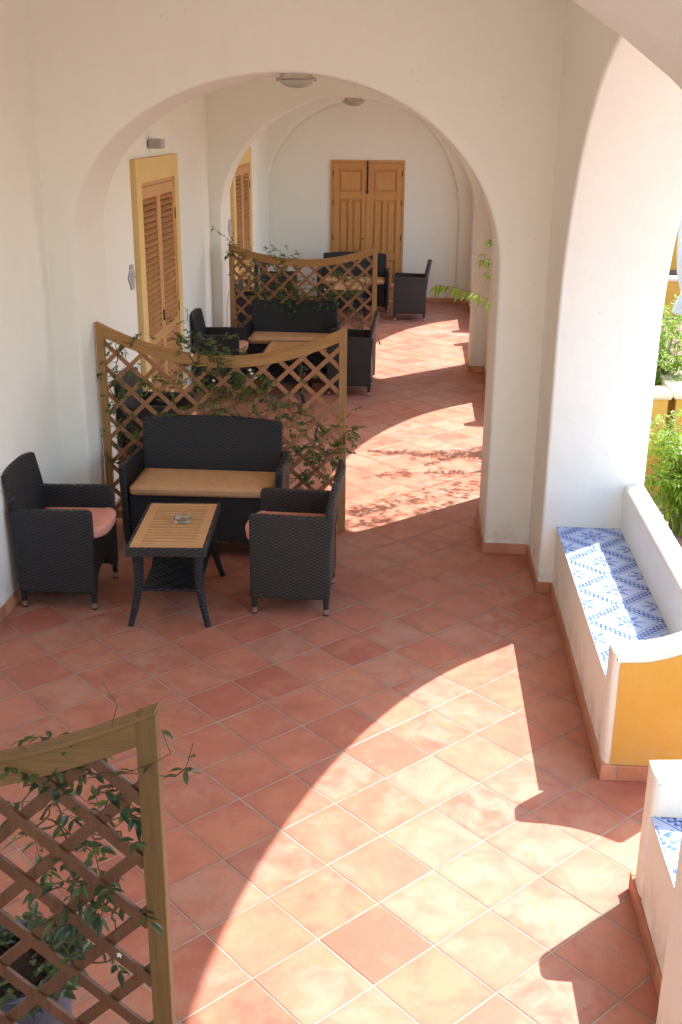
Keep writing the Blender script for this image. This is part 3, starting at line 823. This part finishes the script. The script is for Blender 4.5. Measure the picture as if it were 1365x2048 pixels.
def vine(seed, label, y, clusters, root, L, wd, leafmat, flowers=(), extra=(), fine=False, dens=1.0, sr=.0042):
    """clusters: (x, z, radius, sprigs); stems run from the root up the lattice to each cluster"""
    F = Foliage(seed); r = F.r; root = Vector(root)
    hub = sorted(clusters, key=lambda c: c[1])
    nodes = [root]
    for (x, z, rad, n) in hub:
        c = Vector((x, y + r.uniform(-.03, .03), z))
        # attach to the closest lower node
        cand = sorted(nodes, key=lambda q: (q - c).length + (.5 if q.z > c.z else 0))[0]
        F.stem(F.path(cand, c, .04, 7), sr, sr * .5); nodes.append(c)
        for _ in range(int(n * dens)):
            a = r.uniform(0, 2 * math.pi); q = rad * math.sqrt(r.random())
            p = c + Vector((q * math.cos(a), r.uniform(-.05, .04), q * math.sin(a)))
            F.sprig(p, (math.cos(a) + r.uniform(-.5, .5), r.uniform(-.7, .5), math.sin(a) * .6 + r.uniform(-.5, .6)), r.randint(2, 4), L, wd, sr * .3, fine)
            if r.random() < .25: F.stem(F.path(c, p, .02, 4), sr * .45, sr * .3, 4)
    for p in flowers: F.flower((p[0], y - .05, p[1]), .014 if not fine else .010)
    for pts, n in extra:
        F.stem([Vector(p) for p in pts], sr * .5, sr * .25, 4)
        for i in range(len(pts) - 1):
            for kq in range(n):
                t = r.random(); p = Vector(pts[i]).lerp(Vector(pts[i + 1]), t)
                F.leaf(p, (r.uniform(-1, 1), r.uniform(-.8, .3), r.uniform(-.6, .8)), L * r.uniform(.7, 1.2), wd, .25, fine)
    return F.build('climbing_jasmine', label, 'climbing plant', 'jasmines climbing the trellises', leafmat, None, (root.x, root.y, 0))

def T1(px, py): return (-2.215 + (px - 192) * .003446, 1.478 - (py - 657) * .00365)
cl1 = [(235, 690, .06, 5), (225, 735, .06, 6), (214, 760, .04, 4), (222, 800, .05, 6), (262, 772, .08, 12), (300, 770, .05, 7), (335, 780, .05, 7),
       (285, 672, .05, 3), (345, 668, .05, 5), (365, 690, .05, 4), (400, 690, .07, 10), (450, 694, .06, 6), (425, 718, .08, 14), (395, 730, .05, 7), (372, 760, .05, 5),
       (440, 750, .10, 24), (460, 790, .10, 22), (480, 735, .06, 8), (430, 800, .08, 12), (400, 835, .07, 9), (500, 790, .07, 12), (520, 770, .06, 8),
       (480, 835, .08, 12), (540, 745, .04, 3), (550, 790, .06, 9), (565, 812, .05, 6), (605, 745, .05, 4), (600, 790, .03, 2), (590, 830, .06, 8), (630, 840, .07, 10), (585, 870, .06, 9),
       (635, 880, .06, 9), (605, 905, .07, 12), (660, 900, .06, 9), (690, 860, .05, 10), (682, 895, .05, 9), (700, 850, .04, 5), (640, 935, .06, 9), (590, 925, .05, 9), (610, 955, .04, 6), (655, 915, .04, 5),
       (255, 855, .06, 7), (265, 890, .06, 8), (215, 880, .04, 3), (205, 935, .035, 4), (340, 820, .05, 6), (370, 830, .05, 6), (707, 820, .035, 3)]
vine(11, 'jasmine with white blossoms covering the middle and right of the nearest complete trellis', 7.455, [(*T1(a, b), r_, n_) for a, b, r_, n_ in cl1], (-1.2, 7.52, .28), .037, .020, M_LEAF, dens=1.3,
     flowers=[T1(a, b) for a, b in ((345, 782), (508, 745), (505, 738), (382, 703), (388, 712), (300, 762), (515, 752), (430, 760), (640, 880))])
def T2(px, py): return (-2.145 + (px - 460) * .005763, 1.460 - (py - 492) * .00575)
cl2 = [(462, 492, .05, 6), (480, 505, .07, 8), (498, 520, .06, 6), (487, 530, .05, 4), (530, 512, .06, 8), (520, 530, .06, 8), (545, 530, .07, 12), (510, 545, .06, 10), (512, 570, .07, 14), (520, 590, .06, 8),
       (575, 515, .07, 10), (580, 525, .05, 9), (600, 513, .03, 3), (566, 555, .08, 18), (578, 570, .08, 22), (578, 590, .08, 20), (570, 607, .07, 12), (548, 590, .05, 8), (605, 575, .06, 7), (620, 590, .06, 8),
       (645, 590, .07, 12), (655, 600, .05, 7), (690, 540, .07, 10), (705, 550, .07, 10), (678, 530, .05, 5), (700, 570, .05, 7), (683, 592, .05, 8), (710, 595, .04, 5), (725, 560, .03, 3), (720, 580, .04, 4), (700, 620, .04, 5), (725, 640, .05, 6), (640, 560, .05, 6), (480, 560, .05, 5), (752, 660, .05, 3)]
vine(12, 'jasmine climbing the far trellis, one shoot reaching up its left wall', 12.61, [(*T2(a, b), r_, n_) for a, b, r_, n_ in cl2], (-1.5, 12.72, .28), .042, .022, M_LEAF, dens=1.1,
     flowers=[T2(a, b) for a, b in ((680, 560), (690, 575), (650, 575))],
     extra=[([(-2.10, 12.58, 1.47), (-2.17, 12.55, 1.55), (-2.24, 12.5, 1.60), (-2.31, 12.5, 1.66)], 5), ([(-1.50, 12.62, 1.33), (-1.60, 12.60, 1.42), (-1.68, 12.6, 1.47)], 6)])
# near trellis: bigger leaves
def T0(px, py): return (-.622 - (305 - px) * .00106, 1.46 - (py - 1425) * .00132)
cl0 = [(40, 1535, .035, 5), (80, 1530, .035, 6), (60, 1520, .02, 2), (100, 1545, .03, 3), (20, 1560, .05, 4), (50, 1575, .04, 4), (15, 1610, .05, 5), (35, 1640, .05, 5), (10, 1690, .05, 5), (45, 1690, .04, 3),
       (135, 1595, .04, 3), (170, 1590, .03, 3), (200, 1600, .04, 4), (222, 1580, .03, 1), (240, 1625, .02, 2), (248, 1650, .015, 1), (150, 1645, .05, 3), (180, 1655, .04, 3), (195, 1690, .05, 4), (165, 1720, .04, 2),
       (95, 1790, .05, 6), (115, 1820, .05, 6), (80, 1830, .04, 4), (145, 1835, .05, 6), (185, 1830, .05, 6), (215, 1860, .04, 5), (160, 1880, .05, 5), (60, 1740, .04, 3), (20, 1850, .05, 4), (120, 1890, .05, 5), (180, 1920, .04, 3), (90, 1950, .06, 6), (40, 1980, .07, 8), (160, 1990, .03, 2), (75, 2010, .05, 5)]
vine(13, 'dark leaved jasmine twining through the trellis in the lower left corner', 2.33, [(*T0(a, b), r_, n_) for a, b, r_, n_ in cl0], (-1.02, 2.50, .33), .041, .0165, M_LEAFD, fine=True, dens=.52, sr=.0036,
     flowers=[T0(a, b) for a, b in ((203, 1964),)],
     extra=[([(-.93, 2.33, 1.33), (-.82, 2.30, 1.27), (-.70, 2.29, 1.30), (-.62, 2.27, 1.34), (-.57, 2.30, 1.36), (-.60, 2.34, 1.40), (-.68, 2.33, 1.36)], 1),
            ([(-.95, 2.30, 1.36), (-.80, 2.28, 1.30), (-.66, 2.28, 1.31), (-.56, 2.29, 1.30), (-.53, 2.29, 1.33), (-.51, 2.29, 1.40)], 1),
            ([(-.56, 2.29, 1.30), (-.53, 2.27, 1.335), (-.49, 2.27, 1.325)], 2),
            ([(-.82, 2.30, 1.27), (-.72, 2.29, 1.40), (-.69, 2.28, 1.50), (-.72, 2.28, 1.56)], 0),
            ([(-.95, 2.32, 1.30), (-.86, 2.31, 1.20), (-.75, 2.30, 1.17), (-.66, 2.30, 1.19)], 2),
            ([(-.90, 2.36, 1.10), (-.80, 2.36, 1.00), (-.79, 2.38, .85), (-.83, 2.42, .70)], 3)])

def pot(label, x, y, r_, h, mat=M_POT):
    e = empty('flower_pot', (x, y, 0)); tag(e, label, 'flower pot', 'flower pots behind the trellises')
    MB().lathe([(r_ * .66, 0), (r_ * .74, .01), (r_ * .96, h - .05), (r_ * 1.06, h - .045), (r_ * 1.08, h), (r_ * .98, h + .002), (r_ * .95, h - .04), (r_ * .2, h - .05)], 32).build('planter', mat, e, smooth=35)
    MB().lathe([(.001, h - .045), (r_ * .94, h - .042), (.5 * r_, h - .028), (.001, h - .025)], 20).build('soil', M_SOIL, e, smooth=60)
    return e
pot('blue grey plastic pot full of jasmine in the lower left corner behind the trellis', -1.17, 2.66, .17, .36)
pot('dark round pot on the floor behind the nearest complete trellis', -1.15, 7.72, .15, .30, M_BLACK)
pot('dark round pot on the floor behind the far trellis', -1.45, 12.86, .15, .30, M_BLACK)
# leafy growth in the near pot
F = Foliage(31)
for i in range(46):
    a = F.r.uniform(0, 6.28); q = .15 * math.sqrt(F.r.random())
    F.sprig((-1.17 + q * math.cos(a), 2.66 + q * math.sin(a), .34), (math.cos(a) * .8, math.sin(a) * .8, F.r.uniform(.1, .9)), 3, .05, .022, .001, True)
F.build('potted_jasmine', 'low leafy shoots filling the pot in the lower left corner', 'plant', None, M_LEAFD, None, (-1.17, 2.66, 0.33))
F = Foliage(32)
for i in range(60):
    a = F.r.uniform(0, 6.28); q = .17 * math.sqrt(F.r.random())
    F.sprig((-1.15 + q * math.cos(a), 7.72 + q * math.sin(a), F.r.uniform(.28, .6)), (math.cos(a) * .8, math.sin(a) * .8, F.r.uniform(.1, .9)), 3, .045, .02)
F.build('potted_jasmine', 'leafy shoots in the pot behind the nearest complete trellis', 'plant', None, M_LEAF, None, (-1.15, 7.72, 0.3))

# ------------------------------------------------------------------ louvred doors on the left wall
def louvre_door(y0, y1, z1, label):
    e = empty('louvred_door', (XL, y0, 0)); tag(e, label, 'door', 'louvred doors with yellow surrounds')
    W = y1 - y0; b = .165; d = .05
    mb = MB()
    mb.box(-.02, d, 0, b, 0, z1); mb.box(-.02, d, W - b, W, 0, z1); mb.box(-.02, d - .0005, b, W - b, z1 - .20, z1)
    mb.build('surround', M_YSUR, e, bevel=.004)
    MB().box(.001, .004, b, W - b, 0, z1 - .2).build('shade_sheet', M_GAPSHADE, e)  # thin dark sheet on the wall, painted shade behind the louvres
    iw = (W - 2 * b); zt = z1 - .20
    MB().box(.004, .032, b, W - b, zt - .035, zt - .001).build('head_frame', M_SHUT, e, bevel=.003)
    for li in (0, 1):
        a = b + .004 + li * iw / 2; c = b + iw / 2 - .002 + li * iw / 2; top = zt - .038; st = .072
        mb = MB()
        mb.box(.010, .036, a, a + st, .02, top); mb.box(.010, .036, c - st, c, .02, top)
        mb.box(.0105, .0355, a + st, c - st, top - .10, top); mb.box(.0105, .0355, a + st, c - st, .86, .95); mb.box(.0105, .0355, a + st, c - st, .02, .16)
        leaf = mb.build('shutter_leaf', M_SHUT, e, bevel=.003)
        mb = MB()
        for z0_, z1_ in ((.95, top - .10), (.16, .86)):
            n = round((z1_ - z0_) / .052)
            for i in range(n):
                zc = z0_ + (i + .5) * (z1_ - z0_) / n
                M = Matrix.Translation((.024, 0, zc)) @ Matrix.Rotation(R(38), 4, 'Y')
                mb.box(-.024, .024, a + st, c - st, -.0045, .0045, M)
        mb.build('louvres', M_SLAT, leaf)
        for zh in (.35, 1.05, 1.95):
            yh = a - .004 if li == 0 else c + .004
            MB().tube([(.040, yh, zh - .05), (.040, yh, zh + .05)], .008, 8).build('hinge', M_HINGE, leaf, smooth=50)
    MB().box(.036, .048, W / 2 - .02, W / 2 + .005, 1.02, 1.12).build('latch', M_DARKM, e, bevel=.003)
    return e
louvre_door(9.365, 11.02, 2.49, 'louvred wooden door in a yellow surround beneath the grey wall light, nearer of the two')
louvre_door(14.32, 15.90, 2.44, 'louvred wooden door in a yellow surround farther down the left wall')

# ------------------------------------------------------------------ double door at the end
dd = empty('double_door', (-1.42, 18.05, 0)); tag(dd, 'honey coloured panelled double door in the white end wall, black bolt at top', 'door')
W = 1.17; H = 2.20
mb = MB(); mb.box(0, .04, -.035, .01, 0, H); mb.box(W - .04, W, -.035, .01, 0, H); mb.box(.04, W - .04, -.0345, .01, H - .04, H)
mb.build('door_frame', M_DOOR, dd, bevel=.003)
MB().box(.0, W, -.06, .0, 0, .018).build('threshold', M_CREAM, dd, bevel=.003)
for li in (0, 1):
    a = .043 + li * (W / 2 - .043 + .001); c = a + (W / 2 - .045); top = H - .044
    stl = .085; core = MB(); core.box(a, c, -.012, -.004, .02, top); leaf = core.build('door_leaf', M_DOOR, dd)
    mb = MB(); mb.box(a, a + stl, -.044, -.0125, .02, top); mb.box(c - stl, c, -.044, -.0125, .02, top); mc = (a + c) / 2
    mb.box(mc - .03, mc + .03, -.0435, -.0125, .78, 1.60); mb.build('stile', M_DOOR, leaf, bevel=.004)
    mb = MB()
    for z0_, z1_ in ((.02, .18), (.66, .78), (1.60, 1.72), (top - .10, top)): mb.box(a + stl, c - stl, -.0438, -.0125, z0_, z1_)
    mb.build('rail', M_DOORH, leaf, bevel=.004)
    mb = MB()
    def panel(x0, x1, z0_, z1_):
        mb.box(x0 + .030, x1 - .030, -.030, -.0125, z0_ + .030, z1_ - .030)
    panel(a + stl, c - stl, .18, .66); panel(a + stl, mc - .03, .78, 1.60); panel(mc + .03, c - stl, .78, 1.60); panel(a + stl, c - stl, 1.72, top - .10)
    mb.build('raised_panel', M_DOOR, leaf, bevel=.008)
    for zh in (.30, 1.02, 1.55, 2.0):
        xh = a - .002 if li == 0 else c + .002
        MB().tube([(xh, -.048, zh - .04), (xh, -.048, zh + .04)], .007, 8).build('hinge', M_DARKM, leaf, smooth=50)
MB().box(W / 2 - .018, W / 2 + .022, -.056, -.0445, .02, H - .05).build('cover_strip', M_DOOR, dd, bevel=.004)
mb = MB(); mb.box(W / 2 - .012, W / 2 + .014, -.072, -.0565, H - .46, H - .002); mb.box(W / 2 - .018, W / 2 + .020, -.078, -.0565, H - .50, H - .45)
mb.build('bolt', M_DARKM, dd, bevel=.003)
MB().lathe([(.001, 0), (.014, 0), (.014, .006), (.001, .006)], 12, (0, 0, 0)).build('keyhole', M_DARKM, dd).matrix_local = Matrix.Translation((W / 2 - .06, -.0435, 1.0)) @ Matrix.Rotation(R(90), 4, 'X')

# ------------------------------------------------------------------ fittings
def ceil_lamp(label, x, y, z):
    e = empty('ceiling_lamp', (x, y, z)); tag(e, label, 'lamp', 'bulkhead lamps under the arches')
    n = 8
    def ring(w_, d_, zz):
        c = .35
        return [(-w_, -d_ * c, zz), (-w_ * .72, -d_, zz), (w_ * .72, -d_, zz), (w_, -d_ * c, zz), (w_, d_ * c, zz), (w_ * .72, d_, zz), (-w_ * .72, d_, zz), (-w_, d_ * c, zz)]
    def loft(rs):
        mb = MB(); vs = [p for r_ in rs for p in r_]; fs = [tuple(range(8)), tuple(range((len(rs) - 1) * 8, len(rs) * 8))]
        for j in range(len(rs) - 1):
            for i in range(8): fs.append((j * 8 + i, j * 8 + (i + 1) % 8, (j + 1) * 8 + (i + 1) % 8, (j + 1) * 8 + i))
        return mb.add(vs, fs)
    loft([ring(.088, .06, .006), ring(.092, .062, -.004), ring(.112, .078, -.032)]).build('housing', M_LBASE, e, bevel=.002)
    loft([ring(.122, .088, -.0325), ring(.126, .092, -.037), ring(.122, .088, -.042)]).build('rim', M_DARKM if False else M_METAL, e, bevel=.002)
    mb = MB(); P = []
    for i in range(7):
        t = i / 6 * math.pi / 2; P.append((max(.001, .108 * math.cos(t)), -.042 - .046 * math.sin(t)))
    mb.lathe(P, 24, sy=.74); mb.build('glass_shade', M_FROST, e, smooth=60)
    for sx in (-1, 1): MB().box(sx * .118 - .006, sx * .118 + .006, -.012, .012, -.046, -.030).build('clip', M_DARKM, e, bevel=.002)
    return e
ceil_lamp('bulkhead lamp under the crown of the nearest visible arch', -.79, 7.27, 3.092)
ceil_lamp('smaller looking bulkhead lamp under the crown of the farther arch', -.775, 13.02, 3.038)
wl = empty('wall_light', (XL, 10.0, 2.56)); tag(wl, 'small grey rectangular wall light above the nearer louvred door', 'wall light')
MB().box(.012, .125, 0, .16, 0, .082).build('housing', M_GREY, wl, bevel=.003)
MB().box(-.005, .012, .03, .13, .01, .07).build('wall_plate', M_DARKM, wl, bevel=.002)
def plaque(label, y, z, s=1.0):
    """ornate ceramic number plaque, lobed outline"""
    e = empty('ceramic_plaque', (XL, y, z)); tag(e, label, 'plaque', 'ceramic plaques beside the louvred doors')
    out = []
    for i in range(48):
        t = 2 * math.pi * i / 48
        r_ = 1 + .10 * math.cos(6 * t) + .08 * math.cos(2 * t) ** 3
        out.append((.095 * s * r_ * math.cos(t) * (1 - .25 * abs(math.sin(t))), .11 * s * r_ * math.sin(t)))
    MB().prism(out, lambda p, q, t: (t, p, q), -.002, .012).build('tile', M_PLQ, e, smooth=35, bevel=.003)
    MB().lathe([(.001, 0), (.045 * s, 0), (.04 * s, .006), (.001, .008)], 20).build('medallion', M_PLQ2, e, smooth=40).matrix_local = Matrix.Translation((.012, 0, 0)) @ Matrix.Rotation(R(90), 4, 'Y')
    return e
k = NT('painted_ceramic'); co = k.coords(); v = k.n('ShaderNodeTexVoronoi'); v.inputs['Scale'].default_value = 45; k.l(co, v.inputs['Vector'])
M_PLQ = k.fin(k.ramp(v.outputs['Distance'], [(.15, (.16, .18, .24)), (.45, (.45, .44, .46)), (.8, (.62, .60, .58))]), .3, .5)
M_PLQ2 = m_plain('grey_ceramic', (.42, .42, .46), .3, .5, ns=80, n=.3)
plaque('lobed grey ceramic plaque left of the nearer louvred door', 9.21, 1.55)
plaque('lobed grey ceramic plaque left of the farther louvred door', 14.19, 1.50)
hk = empty('wall_hook', (XL, 11.34, .87)); tag(hk, 'tiny dark hook on the white wall right of the nearer louvred door', 'hook')
MB().tube([(0, 0, .06), (.02, 0, .06), (.022, 0, .0), (.018, 0, -.05), (.030, 0, -.07), (.042, 0, -.05)], .006, 8).build('rod', M_GREY, hk, smooth=60)
MB().box(-.002, .004, -.012, .012, .04, .08).build('plate', M_GREY, hk)
for (x, y, lab) in ((-2.245, 7.40, 'thin pale irrigation hose along the left post of the nearest complete trellis'), (-2.18, 12.56, 'thin pale irrigation hose along the left post of the far trellis')):
    o = MB().tube([(x - .01, y, .02), (x, y + .01, .25), (x - .012, y, .5), (x - .002, y, .75), (x + .02, y + .02, .95)], .005, 6).build('irrigation_hose', M_CREAM, None, smooth=60)
    tag(o, lab, 'hose', 'irrigation hoses beside the trellises')

# ------------------------------------------------------------------ garden
def low_wall(label, x0, x1, y0, y1, z1, mat=M_YEL):
    e = empty('garden_wall', ((x0 + x1) / 2, (y0 + y1) / 2, 0)); tag(e, label, 'wall')
    cx, cy = (x0 + x1) / 2, (y0 + y1) / 2
    MB().box(x0 - cx, x1 - cx, y0 - cy, y1 - cy, -.1, z1).build('masonry', mat, e)
    MB().box(x0 - cx - .03, x1 - cx + .03, y0 - cy - .03, y1 - cy + .03, z1, z1 + .06).build('coping', M_CREAM, e, smooth=40, bevel=.025, seg=4)
    return e
low_wall('low yellow garden wall with cream coping beyond the nearest opening', 1.60, 2.02, 8.66, 8.88, .74)
low_wall('low yellow garden wall running back from the corner, cream coping', 2.09, 2.30, 8.68, 13.6, .741)
low_wall('stepped low garden wall right of the corner, cream coping', 2.36, 2.62, 7.2, 12.0, .45)
low_wall('long low yellow wall at the back of the garden below the white cloth', 2.75, 9.0, 16.4, 16.62, .62)
struct(MB().box(2.62, 8.0, 7.4, 16.38, -.1, .12).build('garden_terrace', M_DPAVE))
gh = empty('yellow_house', (6.4, 20.2, 0)); tag(gh, 'yellow plastered house beyond the garden, glimpsed past the white cloth', 'house')
MB().box(-3.6, 6, 0, 4, -.1, 3.7).build('masonry', M_YEL, gh)
MB().box(-3.62, 6.02, -.04, 0, -.1, .32).build('plinth', M_DPAVE, gh)
MB().box(-3.8, 6.2, -.1, 4.2, 3.7, 3.85).build('cornice', M_CREAM, gh)

# gathered white curtain on a timber pergola bar
cu = empty('white_curtain', (1.98, 8.35, 1.48)); tag(cu, 'white voile curtain gathered and tied in a knot outside the nearest opening', 'curtain')
def cloth(name, levels, seed, n=64):
    rr = random.Random(seed); ph = [rr.uniform(0, 6.28) for _ in range(6)]
    vs = []; fs = []
    for (z, r_, cx_, amp) in levels:
        for j in range(n):
            t = 2 * math.pi * j / n
            q = r_ * (1 + amp * (math.sin(9 * t + ph[0]) * .55 + math.sin(14 * t + ph[1] + z * 2) * .35 + math.sin(23 * t + ph[2]) * .2))
            vs.append((cx_ + q * math.cos(t), q * math.sin(t) * .8, z))
    for i in range(len(levels) - 1):
        for j in range(n): fs.append((i * n + j, i * n + (j + 1) % n, (i + 1) * n + (j + 1) % n, (i + 1) * n + j))
    return MB().add(vs, fs).build(name, M_VOILE, cu, smooth=80)
cloth('drape', [(1.55, .21, .18, .12), (1.2, .215, .16, .13), (.9, .205, .135, .15), (.65, .18, .105, .17), (.45, .14, .07, .2), (.30, .095, .035, .22), (.20, .05, .01, .22), (.155, .026, 0, .15)], 3)
cloth('tail', [(.150, .024, 0, .15), (.12, .035, -.002, .15), (.08, .05, -.004, .18), (.03, .06, -.006, .2), (.0, .055, -.008, .2), (-.012, .03, -.008, .2), (-.014, .002, -.008, 0)], 4)
MB().lathe([(.026, .138), (.031, .145), (.031, .160), (.026, .167)], 20).build('tie', M_CREAM, cu, smooth=60)
pg = empty('pergola_frame', (2.14, 8.35, 0)); tag(pg, 'timber bar and post carrying the white curtain outside the opening', 'pergola')
MB().box(-.15, 2.6, -.04, .04, 3.03, 3.12).build('beam', M_TRAIL, pg, bevel=.005)
MB().box(2.45, 2.53, -.04, .04, -.06, 3.03).build('post', M_TPOST, pg, bevel=.005)
MB().box(-.08, 0.0, -.03, .03, -.06, 3.03).build('post', M_TPOST, pg, bevel=.005) if False else None

def bush(seed, label, cx, cy, h, rad, nst, L, wd, lean=(0, 0), dens=1.0, shoots=(), z0=-.05, nfl=3):
    F = Foliage(seed); r = F.r
    for i in range(nst):
        a = r.uniform(0, 2 * math.pi); q = rad * math.sqrt(r.random()); hh = h * r.uniform(.45, 1.0)
        b = Vector((cx + r.uniform(-.08, .08), cy + r.uniform(-.08, .08), z0))
        t = Vector((cx + q * math.cos(a) + lean[0] * hh, cy + q * math.sin(a) + lean[1] * hh, hh))
        pts = F.path(b, t, .05, 9, (0, 0, .12))
        F.stem(pts, .006, .002, 4)
        for j in range(2, len(pts)):
            for _ in range(int(3 * dens)):
                p = pts[j] + Vector([r.uniform(-.03, .03) for _ in range(3)])
                F.sprig(p, (r.uniform(-1, 1), r.uniform(-1, 1), r.uniform(-.4, .8)), r.randint(2, 4), L, wd, .0012)
    for pts, n, Ls in shoots:
        pts = [Vector(p) for p in pts]; F.stem(pts, .004, .0015, 5)
        for i in range(len(pts) - 1):
            d = (pts[i + 1] - pts[i]).normalized(); sd = d.cross(Vector((0, 0, 1))).normalized()
            for kq in range(n):
                p = pts[i].lerp(pts[i + 1], (kq + .5) / n)
                for sg in (-1, 1):
                    F.leaf(p, d * .5 + sd * sg * r.uniform(.25, .7) + Vector((0, 0, r.uniform(-.9, -.3))), Ls * r.uniform(.8, 1.15), Ls * .30, .2, True)
                if Ls < .09 and r.random() < .55:
                    F.sprig(p + Vector([r.uniform(-.05, .05) for _ in range(3)]), (r.uniform(-1, 1), r.uniform(-1, 1), r.uniform(-.6, .5)), 3, .05, .02, .001)
    for _ in range(nfl):
        a = r.uniform(0, 6.28); F.flower((cx + rad * .8 * math.cos(a), cy - rad * abs(math.sin(a)) * .9, h * r.uniform(.3, .95)), .02)
    return F.build('garden_shrub', label, 'shrub', 'leafy shrubs outside the arcade', M_LEAFB, M_STEMG, (cx, cy, 0))
bush(51, 'bright green sunlit shrub just outside the nearest opening', 1.98, 7.75, .95, .42, 44, .055, .017, dens=1.0)
bush(52, 'taller bright green shrub behind the low yellow wall', 2.10, 9.35, 1.38, .36, 46, .06, .021, dens=1.2,
     shoots=[([(2.3, 9.0, 1.0), (2.15, 8.6, 1.25), (2.05, 8.35, 1.35), (1.98, 8.2, 1.32)], 5, .07)])
bush(53, 'sparse sunlit shrub beside the second opening, shoots reaching into the walkway', 1.78, 9.95, 1.75, .40, 15, .06, .02, (0, .02), .7,
     shoots=[([(1.55, 9.7, .9), (1.2, 9.35, 1.16), (.85, 9.0, 1.36), (.60, 8.8, 1.47), (.42, 8.7, 1.56), (.26, 8.65, 1.60), (.14, 8.6, 1.62)], 4, .10),
             ([(1.6, 9.9, 1.0), (1.1, 9.4, 1.45), (.72, 8.95, 1.70), (.56, 8.75, 1.78), (.47, 8.68, 1.80)], 4, .06),
             ([(1.6, 9.9, 1.2), (1.1, 9.4, 1.70), (.75, 9.0, 1.88), (.60, 8.8, 1.93), (.53, 8.70, 1.96)], 4, .06),
             ([(1.7, 10.0, 1.2), (1.60, 10.3, 1.6), (1.4, 10.5, 1.85), (1.15, 10.6, 1.95), (.97, 10.62, 1.93), (.84, 10.58, 1.86)], 9, .085),
             ([(1.75, 10.1, 1.2), (1.57, 10.6, 1.5), (1.42, 10.4, 1.55), (1.27, 10.2, 1.52), (1.07, 10.0, 1.48)], 10, .085),
             ([(1.7, 10.0, 1.2), (1.5, 10.4, 1.55), (1.25, 10.45, 1.66), (1.05, 10.35, 1.62)], 10, .085),
             ([(1.7, 9.8, 1.3), (1.56, 9.5, 2.0), (1.26, 9.3, 2.12), (1.08, 9.15, 2.13), (.95, 9.02, 2.08)], 10, .085),
             ([(1.7, 9.8, 1.3), (1.6, 9.3, 2.1), (1.36, 9.15, 2.25), (1.15, 8.98, 2.28), (.98, 8.85, 2.22)], 10, .085),
             ([(1.7, 9.9, 1.3), (1.62, 9.98, 1.8), (1.38, 10.05, 1.92), (1.15, 10.0, 1.95), (.95, 9.9, 1.90)], 9, .085)])
